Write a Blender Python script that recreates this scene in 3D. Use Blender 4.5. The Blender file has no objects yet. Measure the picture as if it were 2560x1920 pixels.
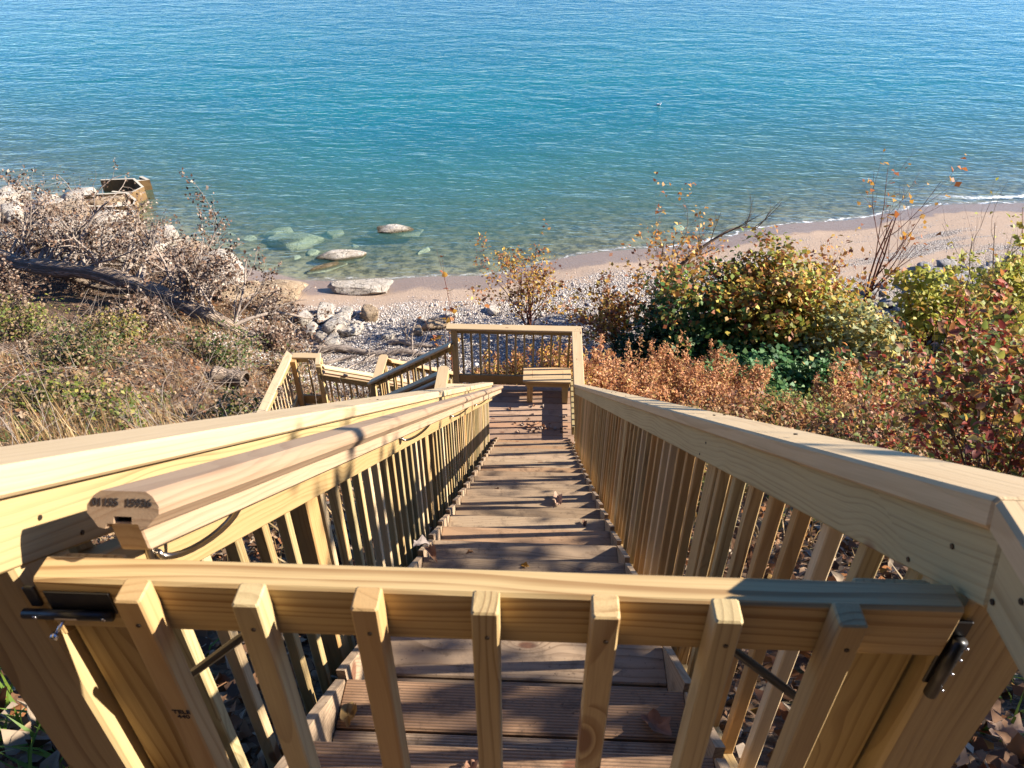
import bpy, bmesh, math, random
import numpy as np
from mathutils import Vector, Matrix
R = math.radians
S = bpy.context.scene
COL = S.collection
rng = np.random.default_rng(7)
random.seed(7)

# ------------------------------------------------------------------ camera
cam_d = bpy.data.cameras.new('camera'); cam = bpy.data.objects.new('camera', cam_d); COL.objects.link(cam)
S.camera = cam
cam_d.sensor_width = 36.0; cam_d.lens = 36.0 * 1928.92 / 2560
cam_d.clip_start = 0.02; cam_d.clip_end = 6000
def cam_matrix(pitch, yaw, roll, loc):
    cp, sp, cy, sy, cr, sr = math.cos(pitch), math.sin(pitch), math.cos(yaw), math.sin(yaw), math.cos(roll), math.sin(roll)
    Z = Matrix(((cy, -sy, 0), (sy, cy, 0), (0, 0, 1)))
    f = Z @ Vector((0, cp, -sp)); r = Z @ Vector((1, 0, 0)); u = Z @ Vector((0, sp, cp))
    r2 = cr * r + sr * u; u2 = -sr * r + cr * u
    m = Matrix((r2, u2, -f)).transposed().to_4x4(); m.translation = loc
    return m
cam.matrix_world = cam_matrix(.6459, .0421, -.0016, Vector((.0493, -.5476, .71)))
cam_d.dof.use_dof = True; cam_d.dof.focus_distance = 7.0; cam_d.dof.aperture_fstop = 13.0

# ------------------------------------------------------------------ light
SUN_EL, SUN_AZ = R(28.8), R(4.5)          # azimuth from +x towards +y
sd = bpy.data.lights.new('sun', 'SUN'); sd.energy = 5.0; sd.angle = R(.5); sd.color = (1.0, .915, .79)
so = bpy.data.objects.new('sun', sd); COL.objects.link(so); so.location = (20, 2, 12)
ds = Vector((math.cos(SUN_EL) * math.cos(SUN_AZ), math.cos(SUN_EL) * math.sin(SUN_AZ), math.sin(SUN_EL)))
so.rotation_euler = ds.to_track_quat('Z', 'Y').to_euler()
W = bpy.data.worlds.new('World'); S.world = W; W.use_nodes = True
wn = W.node_tree.nodes; wl = W.node_tree.links
sky = wn.new('ShaderNodeTexSky'); sky.sky_type = 'NISHITA'; sky.sun_disc = False
sky.sun_elevation = SUN_EL; sky.sun_rotation = R(90) - SUN_AZ; sky.air_density = .75; sky.dust_density = .0; sky.ozone_density = 3.5
bg = wn.get('Background') or wn.new('ShaderNodeBackground')
bg.inputs[1].default_value = .075
tn = wn.new('ShaderNodeMix'); tn.data_type = 'RGBA'; tn.blend_type = 'MULTIPLY'; tn.inputs[0].default_value = 1.0
tn.inputs[7].default_value = (.66, .88, 1.15, 1)      # clear deep-blue autumn sky
wl.new(sky.outputs[0], tn.inputs[6]); wl.new(tn.outputs[2], bg.inputs[0])
S.view_settings.view_transform = 'Standard'; S.view_settings.look = 'None'
S.view_settings.exposure = 1.44; S.view_settings.gamma = 1
S.cycles.max_bounces = 6; S.cycles.transparent_max_bounces = 12
S.cycles.diffuse_bounces = 2; S.cycles.glossy_bounces = 3; S.cycles.transmission_bounces = 3
S.cycles.caustics_reflective = False; S.cycles.caustics_refractive = False

# ------------------------------------------------------------------ node helpers
class NT:
    def __init__(s, name):
        s.m = bpy.data.materials.new(name); s.m.use_nodes = True
        s.n = s.m.node_tree.nodes; s.l = s.m.node_tree.links; s.n.clear()
        s.out = s.n.new('ShaderNodeOutputMaterial')
    def node(s, typ, ins={}, **props):
        nd = s.n.new(typ)
        for k, v in props.items(): setattr(nd, k, v)
        for k, v in ins.items():
            sk = nd.inputs[k]
            if isinstance(v, bpy.types.NodeSocket): s.l.new(v, sk)
            else: sk.default_value = v
        return nd
    def math(s, op, a, b=0.0, c=0.0, clamp=False):
        return s.node('ShaderNodeMath', {0: a, 1: b, 2: c}, operation=op, use_clamp=clamp).outputs[0]
    def vmath(s, op, a, b=(0, 0, 0)):
        return s.node('ShaderNodeVectorMath', {0: a, 1: b}, operation=op).outputs[0]
    def noise(s, vec, scale, detail=4, rough=.55, dist=0.0, out=0):
        return s.node('ShaderNodeTexNoise', {'Vector': vec, 'Scale': scale, 'Detail': detail, 'Roughness': rough, 'Distortion': dist}).outputs[out]
    def mapr(s, v, a, b, c=0.0, d=1.0, smooth=True):
        return s.node('ShaderNodeMapRange', {'Value': v, 'From Min': a, 'From Max': b, 'To Min': c, 'To Max': d}, interpolation_type='SMOOTHSTEP' if smooth else 'LINEAR').outputs[0]
    def mix(s, f, a, b, blend='MIX'):
        nd = s.node('ShaderNodeMix', data_type='RGBA', blend_type=blend)
        for k, v in ((0, f), (6, a), (7, b)):
            if isinstance(v, bpy.types.NodeSocket): s.l.new(v, nd.inputs[k])
            else: nd.inputs[k].default_value = v if k == 0 else (tuple(v) + (1,))[:4]
        return nd.outputs[2]
    def attr(s, name, out='Vector'):
        return s.node('ShaderNodeAttribute', attribute_name=name).outputs[out]
    def bump(s, height, strength=.5, dist=.01, normal=None):
        i = {'Height': height, 'Strength': strength, 'Distance': dist}
        if normal is not None: i['Normal'] = normal
        return s.node('ShaderNodeBump', i).outputs[0]
    def bsdf(s, col, rough=.6, normal=None, spec=.4, **kw):
        i = {'Base Color': col if isinstance(col, bpy.types.NodeSocket) else (tuple(col) + (1,))[:4], 'Roughness': rough, 'Specular IOR Level': spec}
        if normal is not None: i['Normal'] = normal
        i.update(kw)
        return s.node('ShaderNodeBsdfPrincipled', i).outputs[0]
    def done(s, sh):
        s.l.new(sh, s.out.inputs[0]); return s.m
    def xyz(s, v):
        return s.node('ShaderNodeSeparateXYZ', {0: v}).outputs
    def comb(s, x, y, z):
        return s.node('ShaderNodeCombineXYZ', {0: x, 1: y, 2: z}).outputs[0]

def wood_mat(name, light_, dark_, knot=(.16, .06, .03), ring=.0075, contrast=.75, rough=.62, tint=(.55, .62, .36), tintamt=.35, dirt=0.0, groove=False, hue2=None, k_=.80):
    light = tuple(c * k_ for c in light_); dark = tuple(c * k_ * .9 for c in dark_); tint = tuple(c * k_ for c in tint)
    t = NT(name)
    g = t.attr('gc'); rnd = t.attr('tint', 'Fac')
    x, y, z = t.xyz(g)
    # knots: stretched cells
    kv = t.comb(t.math('MULTIPLY', x, 3.4), t.math('MULTIPLY', y, 8.5), t.math('MULTIPLY', z, 3.0))
    vor = t.node('ShaderNodeTexVoronoi', {'Vector': kv, 'Scale': 1.0, 'Randomness': 1.0})
    kd = vor.outputs['Distance']
    ksel = t.math('GREATER_THAN', t.xyz(vor.outputs['Color'])[0], .72)
    bulge = t.math('MULTIPLY', t.mapr(kd, .42, .0), ksel)
    lowv = t.comb(t.math('MULTIPLY', x, 1.1), t.math('MULTIPLY', y, 5.0), t.math('MULTIPLY', z, 5.0))
    warp = t.math('SUBTRACT', t.noise(lowv, 1.0, 2.0, .5), .5)
    rr = t.math('SQRT', t.math('ADD', t.math('POWER', y, 2.0), t.math('POWER', z, 2.0)))
    rr = t.math('ADD', rr, t.math('MULTIPLY', warp, .085))
    rr = t.math('ADD', rr, t.math('MULTIPLY', bulge, .03))
    rr = t.math('ADD', rr, t.math('MULTIPLY', t.noise(t.comb(t.math('MULTIPLY', x, .5), t.math('MULTIPLY', rr, 55.0), rnd), 1.0, 2.0, .5), ring * 1.6))
    saw = t.math('FRACT', t.math('DIVIDE', rr, ring))
    late = t.math('MULTIPLY', t.mapr(saw, .45, .93), t.mapr(saw, 1.0, .95))
    fib = t.noise(t.comb(t.math('MULTIPLY', x, 7.0), t.math('MULTIPLY', y, 420.0), t.math('MULTIPLY', z, 420.0)), 1.0, 3.0, .6)
    blotch = t.noise(t.comb(t.math('MULTIPLY', x, 2.2), t.math('MULTIPLY', y, 14.0), t.math('MULTIPLY', z, 14.0)), 1.0, 3.0, .6)
    amp = t.math('MULTIPLY', t.mapr(blotch, .3, .68, .15, 1.0), contrast)
    f = t.math('MULTIPLY', late, amp)
    col = t.mix(f, light, dark)
    col = t.mix(t.math('MULTIPLY', t.mapr(fib, .35, .75), .28), col, dark)
    col = t.mix(t.math('MULTIPLY', t.mapr(blotch, .45, .8), .22), col, (light[0] * .72, light[1] * .6, light[2] * .5))
    col = t.mix(t.math('MULTIPLY', rnd, tintamt), col, tint, 'MIX')
    v2 = t.math('FRACT', t.math('MULTIPLY', rnd, 7.31))
    col = t.mix(t.math('MULTIPLY', v2, .45), col, tuple(c * .62 for c in light), 'MULTIPLY') if hue2 is None else t.mix(t.math('MULTIPLY', v2, .4), col, hue2)
    v3 = t.math('FRACT', t.math('MULTIPLY', rnd, 13.7))
    col = t.mix(t.math('MULTIPLY', t.mapr(v3, .74, .80), .55), col, tuple(c * q for c, q in zip(light, (.78, .58, .42))))
    core = t.math('MULTIPLY', t.mapr(kd, .14, .085), ksel)
    col = t.mix(t.math('MULTIPLY', core, .85), col, knot)
    if dirt > 0:
        geo = t.node('ShaderNodeNewGeometry').outputs['Position']
        dn = t.noise(geo, 9.0, 6.0, .7)
        col = t.mix(t.math('MULTIPLY', t.mapr(dn, .5, .68), dirt), col, (.07, .045, .03))
        dn2 = t.noise(geo, 60.0, 3.0, .7)
        col = t.mix(t.math('MULTIPLY', t.mapr(dn2, .62, .72), dirt * 1.2), col, (.05, .03, .02))
    hgt = t.math('ADD', t.math('MULTIPLY', fib, .5), t.math('MULTIPLY', late, .4))
    if groove:
        wv = t.math('SINE', t.math('MULTIPLY', t.attr('across', 'Fac'), 6.2832 / .0085))
        hgt = t.math('ADD', hgt, t.math('MULTIPLY', wv, 1.6))
        col = t.mix(t.mapr(wv, -.3, -1.0, 0, .55), col, (.06, .04, .028))
    nb = t.bump(hgt, .35, .0016)
    return t.done(t.bsdf(col, rough, nb, .3))

M = {}
M['pine'] = wood_mat('pine', (.66, .47, .225), (.33, .165, .055), ring=.013, contrast=.95, tint=(.50, .44, .24), tintamt=.4, k_=.84)
M['pale'] = wood_mat('pale_pine', (.68, .52, .315), (.48, .33, .17), ring=.015, contrast=.5, tint=(.58, .45, .27), tintamt=.2, k_=.98)
M['green'] = wood_mat('green_pine', (.58, .455, .235), (.34, .22, .09), ring=.013, contrast=.85, tint=(.46, .42, .22), tintamt=.3)
M['pink'] = wood_mat('handrail_fir', (.60, .43, .28), (.42, .25, .14), ring=.012, contrast=.6, tint=(.5, .38, .28), tintamt=.2)
M['tread'] = wood_mat('tread_wood', (.52, .37, .24), (.25, .155, .09), ring=.012, contrast=.8, tint=(.36, .28, .17), tintamt=.35, dirt=.55, rough=.75)
M['treadg'] = wood_mat('grooved_tread_wood', (.51, .355, .235), (.24, .145, .085), contrast=.6, tint=(.30, .22, .13), tintamt=.3, dirt=.6, rough=.78, groove=True)
M['deck'] = wood_mat('deck_wood', (.57, .39, .27), (.37, .22, .14), contrast=.4, tint=(.40, .25, .16), tintamt=.35, dirt=.35, rough=.75)
def flat(name, col, rough=.5, metal=0.0, spec=.5):
    t = NT(name)
    n = t.noise(t.node('ShaderNodeTexCoord').outputs['Object'], 30, 4)
    c = t.mix(t.math('MULTIPLY', n, .5), col, tuple(k * .5 for k in col))
    return t.done(t.bsdf(c, rough, None, spec, Metallic=metal))
M['black'] = flat('black_powder_coat', (.012, .011, .011), .38)
M['nickel'] = flat('brushed_nickel', (.42, .37, .31), .28, 1.0)
M['zinc'] = flat('zinc_steel', (.62, .62, .66), .25, 1.0)
M['screw'] = flat('screw_head', (.05, .035, .025), .5, .6)
M['ink'] = flat('stamp_ink', (.03, .022, .02), .9)
M['hole'] = flat('dark_groove', (.02, .008, .004), .9)

# ------------------------------------------------------------------ objects helpers
def tag(o, label=None, cat=None, group=None, kind=None):
    if label: o['label'] = label
    if cat: o['category'] = cat
    if group: o['group'] = group
    if kind: o['kind'] = kind
    elif label: o['kind'] = 'thing'
    return o
def empty(name, loc, label, cat, group=None):
    o = bpy.data.objects.new(name, None); COL.objects.link(o); o.location = loc; o.empty_display_size = .1
    bpy.context.view_layer.update() if False else None
    o['_l'] = 0; del o['_l']
    return tag(o, label, cat, group)
class MB:
    def __init__(s): s.v = []; s.f = []; s.gc = []; s.ti = []; s.ac = []
    def add(s, vs, fs, gcs=None, tint=0.0, ac=None):
        b = len(s.v); s.v += [tuple(v) for v in vs]; s.f += [tuple(i + b for i in f) for f in fs]
        s.gc += [tuple(g) for g in gcs] if gcs is not None else [tuple(v) for v in vs]
        s.ti += [tint] * len(vs); s.ac += (list(ac) if ac is not None else [0.0] * len(vs))
    def board(s, p0, p1, side, w, t, ch=.004, n0=None, n1=None, seed=None):
        """bar centred on p0-p1; w along 'side', t along dir x side; ends cut by planes n0/n1"""
        p0 = Vector(p0); p1 = Vector(p1); d = (p1 - p0); L = d.length; d.normalize()
        side = Vector(side); side = (side - d * side.dot(d)).normalized(); up = d.cross(side)
        n0 = Vector(n0) if n0 is not None else d; n1 = Vector(n1) if n1 is not None else d
        rs = random.Random(seed if seed is not None else random.random())
        ox, a0, b0 = rs.uniform(0, 50), rs.uniform(-.05, .05), rs.choice((-1, 1)) * rs.uniform(.03, .10)
        if rs.random() < .4: a0, b0 = b0, a0
        tint = rs.random()
        hw, ht = w / 2, t / 2
        prof = [(-hw + ch, -ht), (hw - ch, -ht), (hw, -ht + ch), (hw, ht - ch), (hw - ch, ht), (-hw + ch, ht), (-hw, ht - ch), (-hw, -ht + ch)]
        N = len(prof); vs = []; gs = []; acs = []
        # interior rings so that end chamfers read; cut by planes
        def ring(pp, n, inset, sc):
            for a, b in prof:
                a2, b2 = a * sc[0], b * sc[1]
                q = side * a2 + up * b2
                # solve (p + q + d*k - pp).n = 0
                k = -(q.dot(n)) / d.dot(n) + inset
                v = pp + q + d * k
                vs.append(v); gs.append(((v - p0).dot(d) + ox, a2 - a0, b2 - b0)); acs.append(a2)
        e = min(ch, .003)
        sc = ((hw - e) / hw, (ht - e) / ht)
        ring(p0, n0, 0, sc); ring(p0, n0, e, (1, 1)); ring(p1, n1, -e, (1, 1)); ring(p1, n1, 0, sc)
        fs = [tuple(range(N - 1, -1, -1)), tuple(3 * N + i for i in range(N))]
        for r in range(3):
            for i in range(N):
                j = (i + 1) % N
                fs.append((r * N + i, r * N + j, (r + 1) * N + j, (r + 1) * N + i))
        s.add(vs, fs, gs, tint, acs)
        return s
    def box(s, x0, x1, y0, y1, z0, z1, ch=.003, axis=None, seed=None):
        dx, dy, dz = x1 - x0, y1 - y0, z1 - z0
        c = ((x0 + x1) / 2, (y0 + y1) / 2, (z0 + z1) / 2)
        axis = axis or 'xyz'[max(range(3), key=lambda i: (dx, dy, dz)[i])]
        if axis == 'x': return s.board((x0, c[1], c[2]), (x1, c[1], c[2]), (0, 1, 0), dy, dz, ch, seed=seed)
        if axis == 'y': return s.board((c[0], y0, c[2]), (c[0], y1, c[2]), (1, 0, 0), dx, dz, ch, seed=seed)
        return s.board((c[0], c[1], z0), (c[0], c[1], z1), (1, 0, 0), dx, dy, ch, seed=seed)
    def prism(s, prof, p0, p1, side, up, n0=None, n1=None, seed=0):
        """extrude 2-D profile (a along side, b along up) from p0 to p1"""
        p0 = Vector(p0); p1 = Vector(p1); d = (p1 - p0).normalized(); side = Vector(side).normalized(); up = Vector(up)
        n0 = Vector(n0) if n0 is not None else d; n1 = Vector(n1) if n1 is not None else d
        rs = random.Random(seed); ox = rs.uniform(0, 50); vs = []; gs = []
        for pp, n in ((p0, n0), (p1, n1)):
            for a, b in prof:
                q = side * a + up * b; v = pp + q - d * (q.dot(n) / d.dot(n)); vs.append(v)
                gs.append(((v - p0).dot(d) + ox, a - .02, b + .06))
        N = len(prof)
        fs = [tuple(range(N - 1, -1, -1)), tuple(N + i for i in range(N))] + [(i, (i + 1) % N, N + (i + 1) % N, N + i) for i in range(N)]
        s.add(vs, fs, gs, rs.random())
        return s
    def tube(s, pts, r, k=8):
        pts = [Vector(p) for p in pts]; rs = r if hasattr(r, '__len__') else [r] * len(pts)
        vs = []; n = len(pts)
        for i, p in enumerate(pts):
            d = (pts[min(i + 1, n - 1)] - pts[max(i - 1, 0)]).normalized()
            a = d.orthogonal().normalized() if i == 0 else (a - d * a.dot(d)).normalized()
            b = d.cross(a)
            vs += [p + (a * math.cos(2 * math.pi * j / k) + b * math.sin(2 * math.pi * j / k)) * rs[i] for j in range(k)]
        fs = [tuple(range(k - 1, -1, -1)), tuple((n - 1) * k + j for j in range(k))]
        for i in range(n - 1):
            for j in range(k):
                fs.append((i * k + j, i * k + (j + 1) % k, (i + 1) * k + (j + 1) % k, (i + 1) * k + j))
        s.add(vs, fs); return s
    def build(s, name, mat, parent=None, smooth=False, origin=None):
        me = bpy.data.meshes.new(name)
        off = Vector((0, 0, 0))
        if parent is not None: off = world_loc(parent)
        if origin is not None and parent is None: off = Vector(origin)
        me.from_pydata([tuple(Vector(v) - off) for v in s.v], [], s.f)
        a = me.attributes.new('gc', 'FLOAT_VECTOR', 'POINT'); a.data.foreach_set('vector', [c for g in s.gc for c in g])
        a = me.attributes.new('tint', 'FLOAT', 'POINT'); a.data.foreach_set('value', s.ti)
        a = me.attributes.new('across', 'FLOAT', 'POINT'); a.data.foreach_set('value', s.ac)
        me.materials.append(mat)
        if smooth: me.polygons.foreach_set('use_smooth', [True] * len(me.polygons))
        me.validate(); me.update()
        o = bpy.data.objects.new(name, me); COL.objects.link(o)
        if parent is not None: o.parent = parent
        elif origin is not None: o.location = off
        return o
def world_loc(o):
    p = Vector(o.location)
    while o.parent is not None:
        o = o.parent; p = p + Vector(o.location)
    return p
def npmesh(name, V, F, mat, parent=None, col=None, smooth=False, origin=None, extra=None):
    """fast mesh: V (n,3), F list of (m,k) int arrays"""
    off = np.array(world_loc(parent)) if parent is not None else (np.array(origin) if origin is not None else np.zeros(3))
    me = bpy.data.meshes.new(name); Fs = F if isinstance(F, list) else [F]
    Fs = [f for f in Fs if len(f)]
    me.vertices.add(len(V)); me.vertices.foreach_set('co', (np.asarray(V) - off).astype(np.float32).ravel())
    loops = np.concatenate([f.ravel() for f in Fs]); sizes = np.concatenate([np.full(len(f), f.shape[1]) for f in Fs])
    me.loops.add(len(loops)); me.loops.foreach_set('vertex_index', loops.astype(np.int32))
    starts = np.concatenate([[0], np.cumsum(sizes)[:-1]])
    me.polygons.add(len(sizes)); me.polygons.foreach_set('loop_start', starts.astype(np.int32))
    if smooth: me.polygons.foreach_set('use_smooth', np.ones(len(sizes), bool))
    if col is not None:
        a = me.attributes.new('Col', 'FLOAT_COLOR', 'POINT'); c = np.ones((len(V), 4), np.float32); c[:, :3] = col
        a.data.foreach_set('color', c.ravel())
    for k, v in (extra or {}).items():
        a = me.attributes.new(k, 'FLOAT', 'POINT'); a.data.foreach_set('value', np.asarray(v, np.float32))
    me.materials.append(mat); me.update(calc_edges=True)
    o = bpy.data.objects.new(name, me); COL.objects.link(o)
    if parent is not None: o.parent = parent
    elif origin is not None: o.location = off
    return o

# ------------------------------------------------------------------ numpy noise
_perm = np.random.default_rng(3).random((256, 256))
def vnoise2(x, y, s=0):
    x = np.asarray(x, float) + s * 17.3; y = np.asarray(y, float) + s * 9.1
    xi = np.floor(x).astype(int); yi = np.floor(y).astype(int); fx = x - xi; fy = y - yi
    fx = fx * fx * (3 - 2 * fx); fy = fy * fy * (3 - 2 * fy)
    g = lambda a, b: _perm[(a) % 256, (b) % 256]
    return (g(xi, yi) * (1 - fx) + g(xi + 1, yi) * fx) * (1 - fy) + (g(xi, yi + 1) * (1 - fx) + g(xi + 1, yi + 1) * fx) * fy
def fbm(x, y, o=4, s=0):
    r = 0; a = .5
    for i in range(o): r = r + a * (vnoise2(x, y, s + i) - .5); x = x * 2.03; y = y * 2.03; a *= .5
    return r
def noise3(P, sc, s=0):
    return vnoise2(P[:, 0] * sc + P[:, 2] * sc * .7, P[:, 1] * sc - P[:, 2] * sc * .9, s) - .5 + (vnoise2(P[:, 1] * sc * 1.3 + 5, P[:, 2] * sc * 1.3, s + 3) - .5)

# ------------------------------------------------------------------ terrain
SX = [-60, -30, -19.6, -13.9, -10.7, -8.0, -4.7, -1.3, 2.85, 7.4, 13.1, 19.3, 30, 60]
SY = [36, 31, 27.5, 24.8, 22.6, 21.7, 21.9, 22.7, 24.2, 25.8, 27.9, 29.3, 31.5, 36]
WZ = -12.0
def sst(t): t = np.clip(t, 0, 1); return t * t * (3 - 2 * t)
def shore(x): return np.interp(x, SX, SY) + .25 * np.sin(np.asarray(x) * .9) * sst((np.asarray(x) + 6) / 4)
def hbase(x, y):
    x = np.asarray(x, float); y = np.asarray(y, float)
    d = shore(x) - y
    beach = np.where(d > 0, WZ + .09 * np.maximum(d, 0), WZ - 2.6 * (1 - np.exp(.055 * np.minimum(d, 0))))
    sl = -1.12 - .72 * y
    Lf = sst((-x - 4.0) / 5.0)
    sl = sl * (1 - Lf) + np.where(y < 8.0, -1.12 - .72 * y, -6.88 - .40 * (y - 8.0)) * Lf
    sl = np.where(y < -.3, -.904 + 5.5 * sst((-y - 2.5) / 9.0), sl)  # flat top, then an unseen rise added behind the camera to block low sky
    dd = np.abs(sl - beach)
    return np.maximum(sl, beach) + .105 * np.exp(-dd / .35)
def height(x, y):
    b = hbase(x, y); d = shore(x) - np.asarray(y, float)
    sl = sst((-1.12 - .72 * np.asarray(y) - (WZ + .09 * d) + .4) / 1.2)
    Lf = sst((-np.asarray(x) - 5.0) / 4.0) * sst((d - 1.5) / 3)
    rough = np.clip(np.maximum(sl, Lf), 0, 1) * sst((np.asarray(y) + .6) / 1.5)
    n = fbm(x * .45, y * .45, 4, 1) * .55 + fbm(np.asarray(x) * 3, np.asarray(y) * 3, 3, 5) * .10
    bn = fbm(np.asarray(x) * .5, np.asarray(y) * .9, 3, 9) * .10
    near = 1 - .75 * np.exp(-((np.abs(x) / 1.6) ** 2)) * (np.asarray(y) < 11)
    return b + (n - .05) * rough * near + bn * (1 - rough) * np.where(d > .6, 1, .25)
def ground(x, y): return float(height(np.array([x]), np.array([y]))[0])
def axis(segs):
    out = []
    for a, b, st in segs: out += list(np.arange(a, b, st))
    out.append(segs[-1][1]); return np.array(out)
gx = axis([(-400, -60, 40), (-60, -26, 2), (-26, -12, .3), (-12, 10, .11), (10, 24, .3), (24, 60, 2), (60, 400, 40)])
gy = axis([(-60, -14, 6), (-14, -1, .5), (-1, 14, .11), (14, 30, .16), (30, 40, .6), (40, 90, 5)])
def grid(gx, gy, hf):
    X, Y = np.meshgrid(gx, gy); X = X.ravel(); Y = Y.ravel(); Z = hf(X, Y)
    nx, ny = len(gx), len(gy)
    i = np.arange(ny - 1)[:, None] * nx + np.arange(nx - 1)[None, :]; i = i.ravel()
    return np.stack([X, Y, Z], 1), np.stack([i, i + 1, i + nx + 1, i + nx], 1)
V, F = grid(gx, gy, height)
dsh = shore(V[:, 0]) - V[:, 1]
bl = -1.12 - .72 * V[:, 1] - (WZ + .09 * dsh)
Lf = sst((-V[:, 0] - 6.5) / 2.5) * sst((dsh - 1.2) / 1.2)
soil = np.maximum(sst((bl + .45 + fbm(V[:, 0], V[:, 1], 3, 4) * 1.2) / .7), Lf)
t = NT('shore_ground')
pos = t.node('ShaderNodeNewGeometry').outputs['Position']
px_, py_, pz_ = t.xyz(pos)
a_d = t.attr('inland', 'Fac'); a_s = t.attr('soil', 'Fac')
n1 = t.noise(pos, 1.1, 5); n2 = t.noise(pos, 14, 5, .7); n3 = t.noise(pos, 90, 4, .7)
sand = t.mix(n2, (.34, .245, .175), (.45, .335, .25))
sand = t.mix(t.math('MULTIPLY', t.mapr(n3, .5, .7), .35), sand, (.25, .19, .14))
# gravel: pebble cells
vg = t.node('ShaderNodeTexVoronoi', {'Vector': pos, 'Scale': 21.0})
vg2 = t.node('ShaderNodeTexVoronoi', {'Vector': pos, 'Scale': 52.0})
cr = t.xyz(vg.outputs['Color'])[0]; cr2 = t.xyz(vg2.outputs['Color'])[1]
gcol = t.mix(cr, (.32, .28, .245), (.66, .59, .51)); gcol = t.mix(t.math('MULTIPLY', cr2, .5), gcol, (.58, .51, .45))
gcol = t.mix(t.mapr(vg.outputs['Distance'], .30, .62), gcol, (.17, .14, .12))
gw = t.math('ADD', a_d, t.math('MULTIPLY', t.math('SUBTRACT', n1, .5), 3.2))
gmask = t.mapr(gw, 1.5, 2.9)
gm2 = t.mapr(px_, 5.5, 8.5)
band = t.mapr(t.noise(t.comb(t.math('MULTIPLY', px_, .25), t.math('MULTIPLY', a_d, 1.2), 0.0), 1.0, 4), .50, .62)
gmaskr = t.math('MULTIPLY', band, t.mapr(a_d, 1.2, 2.0))
gmaskr = t.math('MAXIMUM', gmaskr, t.mapr(gw, 4.4, 6.0))
gmask = t.math('ADD', t.math('MULTIPLY', gmask, t.math('SUBTRACT', 1.0, gm2)), t.math('MULTIPLY', gmaskr, gm2))
beachc = t.mix(gmask, sand, gcol)
wet = t.mapr(t.math('ADD', a_d, t.math('MULTIPLY', t.math('SUBTRACT', n1, .5), 1.0)), 1.15, .85)
beachc = t.mix(wet, beachc, t.mix(.55, beachc, (.13, .095, .085)))
# seabed: green-brown stones under the water
sv = t.node('ShaderNodeTexVoronoi', {'Vector': pos, 'Scale': 3.2})
sbed = t.mix(t.mapr(t.noise(pos, 2.6, 6, .75), .38, .62), (.075, .062, .035), (.34, .28, .17))
beachc = t.mix(t.mapr(a_d, .05, -.5), beachc, sbed)
so1 = t.mix(n2, (.034, .021, .014), (.12, .078, .052)); so1 = t.mix(t.math('MULTIPLY', t.mapr(n3, .45, .7), .6), so1, (.17, .12, .08))
so1 = t.mix(t.math('MULTIPLY', t.mapr(t.noise(pos, 2.3, 5, .7), .52, .66), .75), so1, (.05, .06, .016))
lv = t.node('ShaderNodeTexVoronoi', {'Vector': pos, 'Scale': 26.0})
so1 = t.mix(t.math('MULTIPLY', t.mapr(t.xyz(lv.outputs['Color'])[0], .55, .62), .8), so1, t.mix(t.xyz(lv.outputs['Color'])[1], (.13, .06, .028), (.24, .15, .09)))
gcolr = t.mix(a_s, beachc, so1)
hb = t.math('ADD', t.math('MULTIPLY', n2, .5), t.math('MULTIPLY', n3, .25))
hb = t.math('ADD', hb, t.math('MULTIPLY', t.math('MULTIPLY', t.math('SUBTRACT', .7, vg.outputs['Distance']), gmask), 1.2))
wr = t.mapr(wet, 0, 1, .9, .28)
gnd_mat = t.done(t.bsdf(gcolr, wr, t.bump(hb, .8, .05), .25))
tag(npmesh('shore_ground', V, F, gnd_mat, smooth=True, extra={'inland': dsh, 'soil': soil}), kind='structure')

# ------------------------------------------------------------------ water
wx = axis([(-3000, -60, 300), (-60, -30, 3), (-30, 40, .4), (40, 60, 3), (60, 3000, 300)])
wy = axis([(17, 40, .3), (40, 100, 4), (100, 3000, 150)])
V, F = grid(wx, wy, lambda x, y: np.full(len(x), WZ))
dep = np.clip(-(shore(V[:, 0]) - V[:, 1]), -10, 200)
keep = (dep > -2.5)[F].all(1)
F = F[keep]
# deeper to the left of the boulders is clear shelf
t = NT('lake_water')
pos = t.node('ShaderNodeNewGeometry').outputs['Position']; px_, py_, pz_ = t.xyz(pos)
off = t.attr('offshore', 'Fac')
rot = t.node('ShaderNodeMapping', {'Vector': pos, 'Rotation': (0, 0, R(-9)), 'Scale': (.62, 1.5, 1)}).outputs[0]
w1 = t.noise(rot, .45, 2, .5, .6); w2 = t.noise(rot, 1.25, 2, .5, .5); w3 = t.noise(rot, 5.5, 2, .5, .3)
rot2 = t.node('ShaderNodeMapping', {'Vector': pos, 'Rotation': (0, 0, R(14)), 'Scale': (.5, 1.7, 1)}).outputs[0]
w4 = t.noise(rot2, 2.2, 2, .5, .4)
rg = lambda v: t.math('SUBTRACT', 1.0, t.math('ABSOLUTE', t.math('MULTIPLY_ADD', v, 3.2, -1.6)))
hw = t.math('ADD', t.math('MULTIPLY', w1, .75), t.math('ADD', t.math('MULTIPLY', rg(w2), .16), t.math('ADD', t.math('MULTIPLY', rg(w4), .10), t.math('MULTIPLY', w3, .07))))
nb = t.bump(hw, 1.0, .145)
near = t.mapr(off, 0, 16)
patch = t.noise(t.node('ShaderNodeMapping', {'Vector': pos, 'Scale': (.05, .12, 1)}).outputs[0], 1.0, 3)
deep = t.mix(t.mapr(off, 14, 60), (.008, .140, .158), (.002, .095, .165))
deep = t.mix(t.math('MULTIPLY', t.mapr(patch, .35, .65), .45), deep, (.003, .10, .145))
body = t.mix(t.mapr(off, 1.5, 17), (.055, .15, .125), deep)
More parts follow.
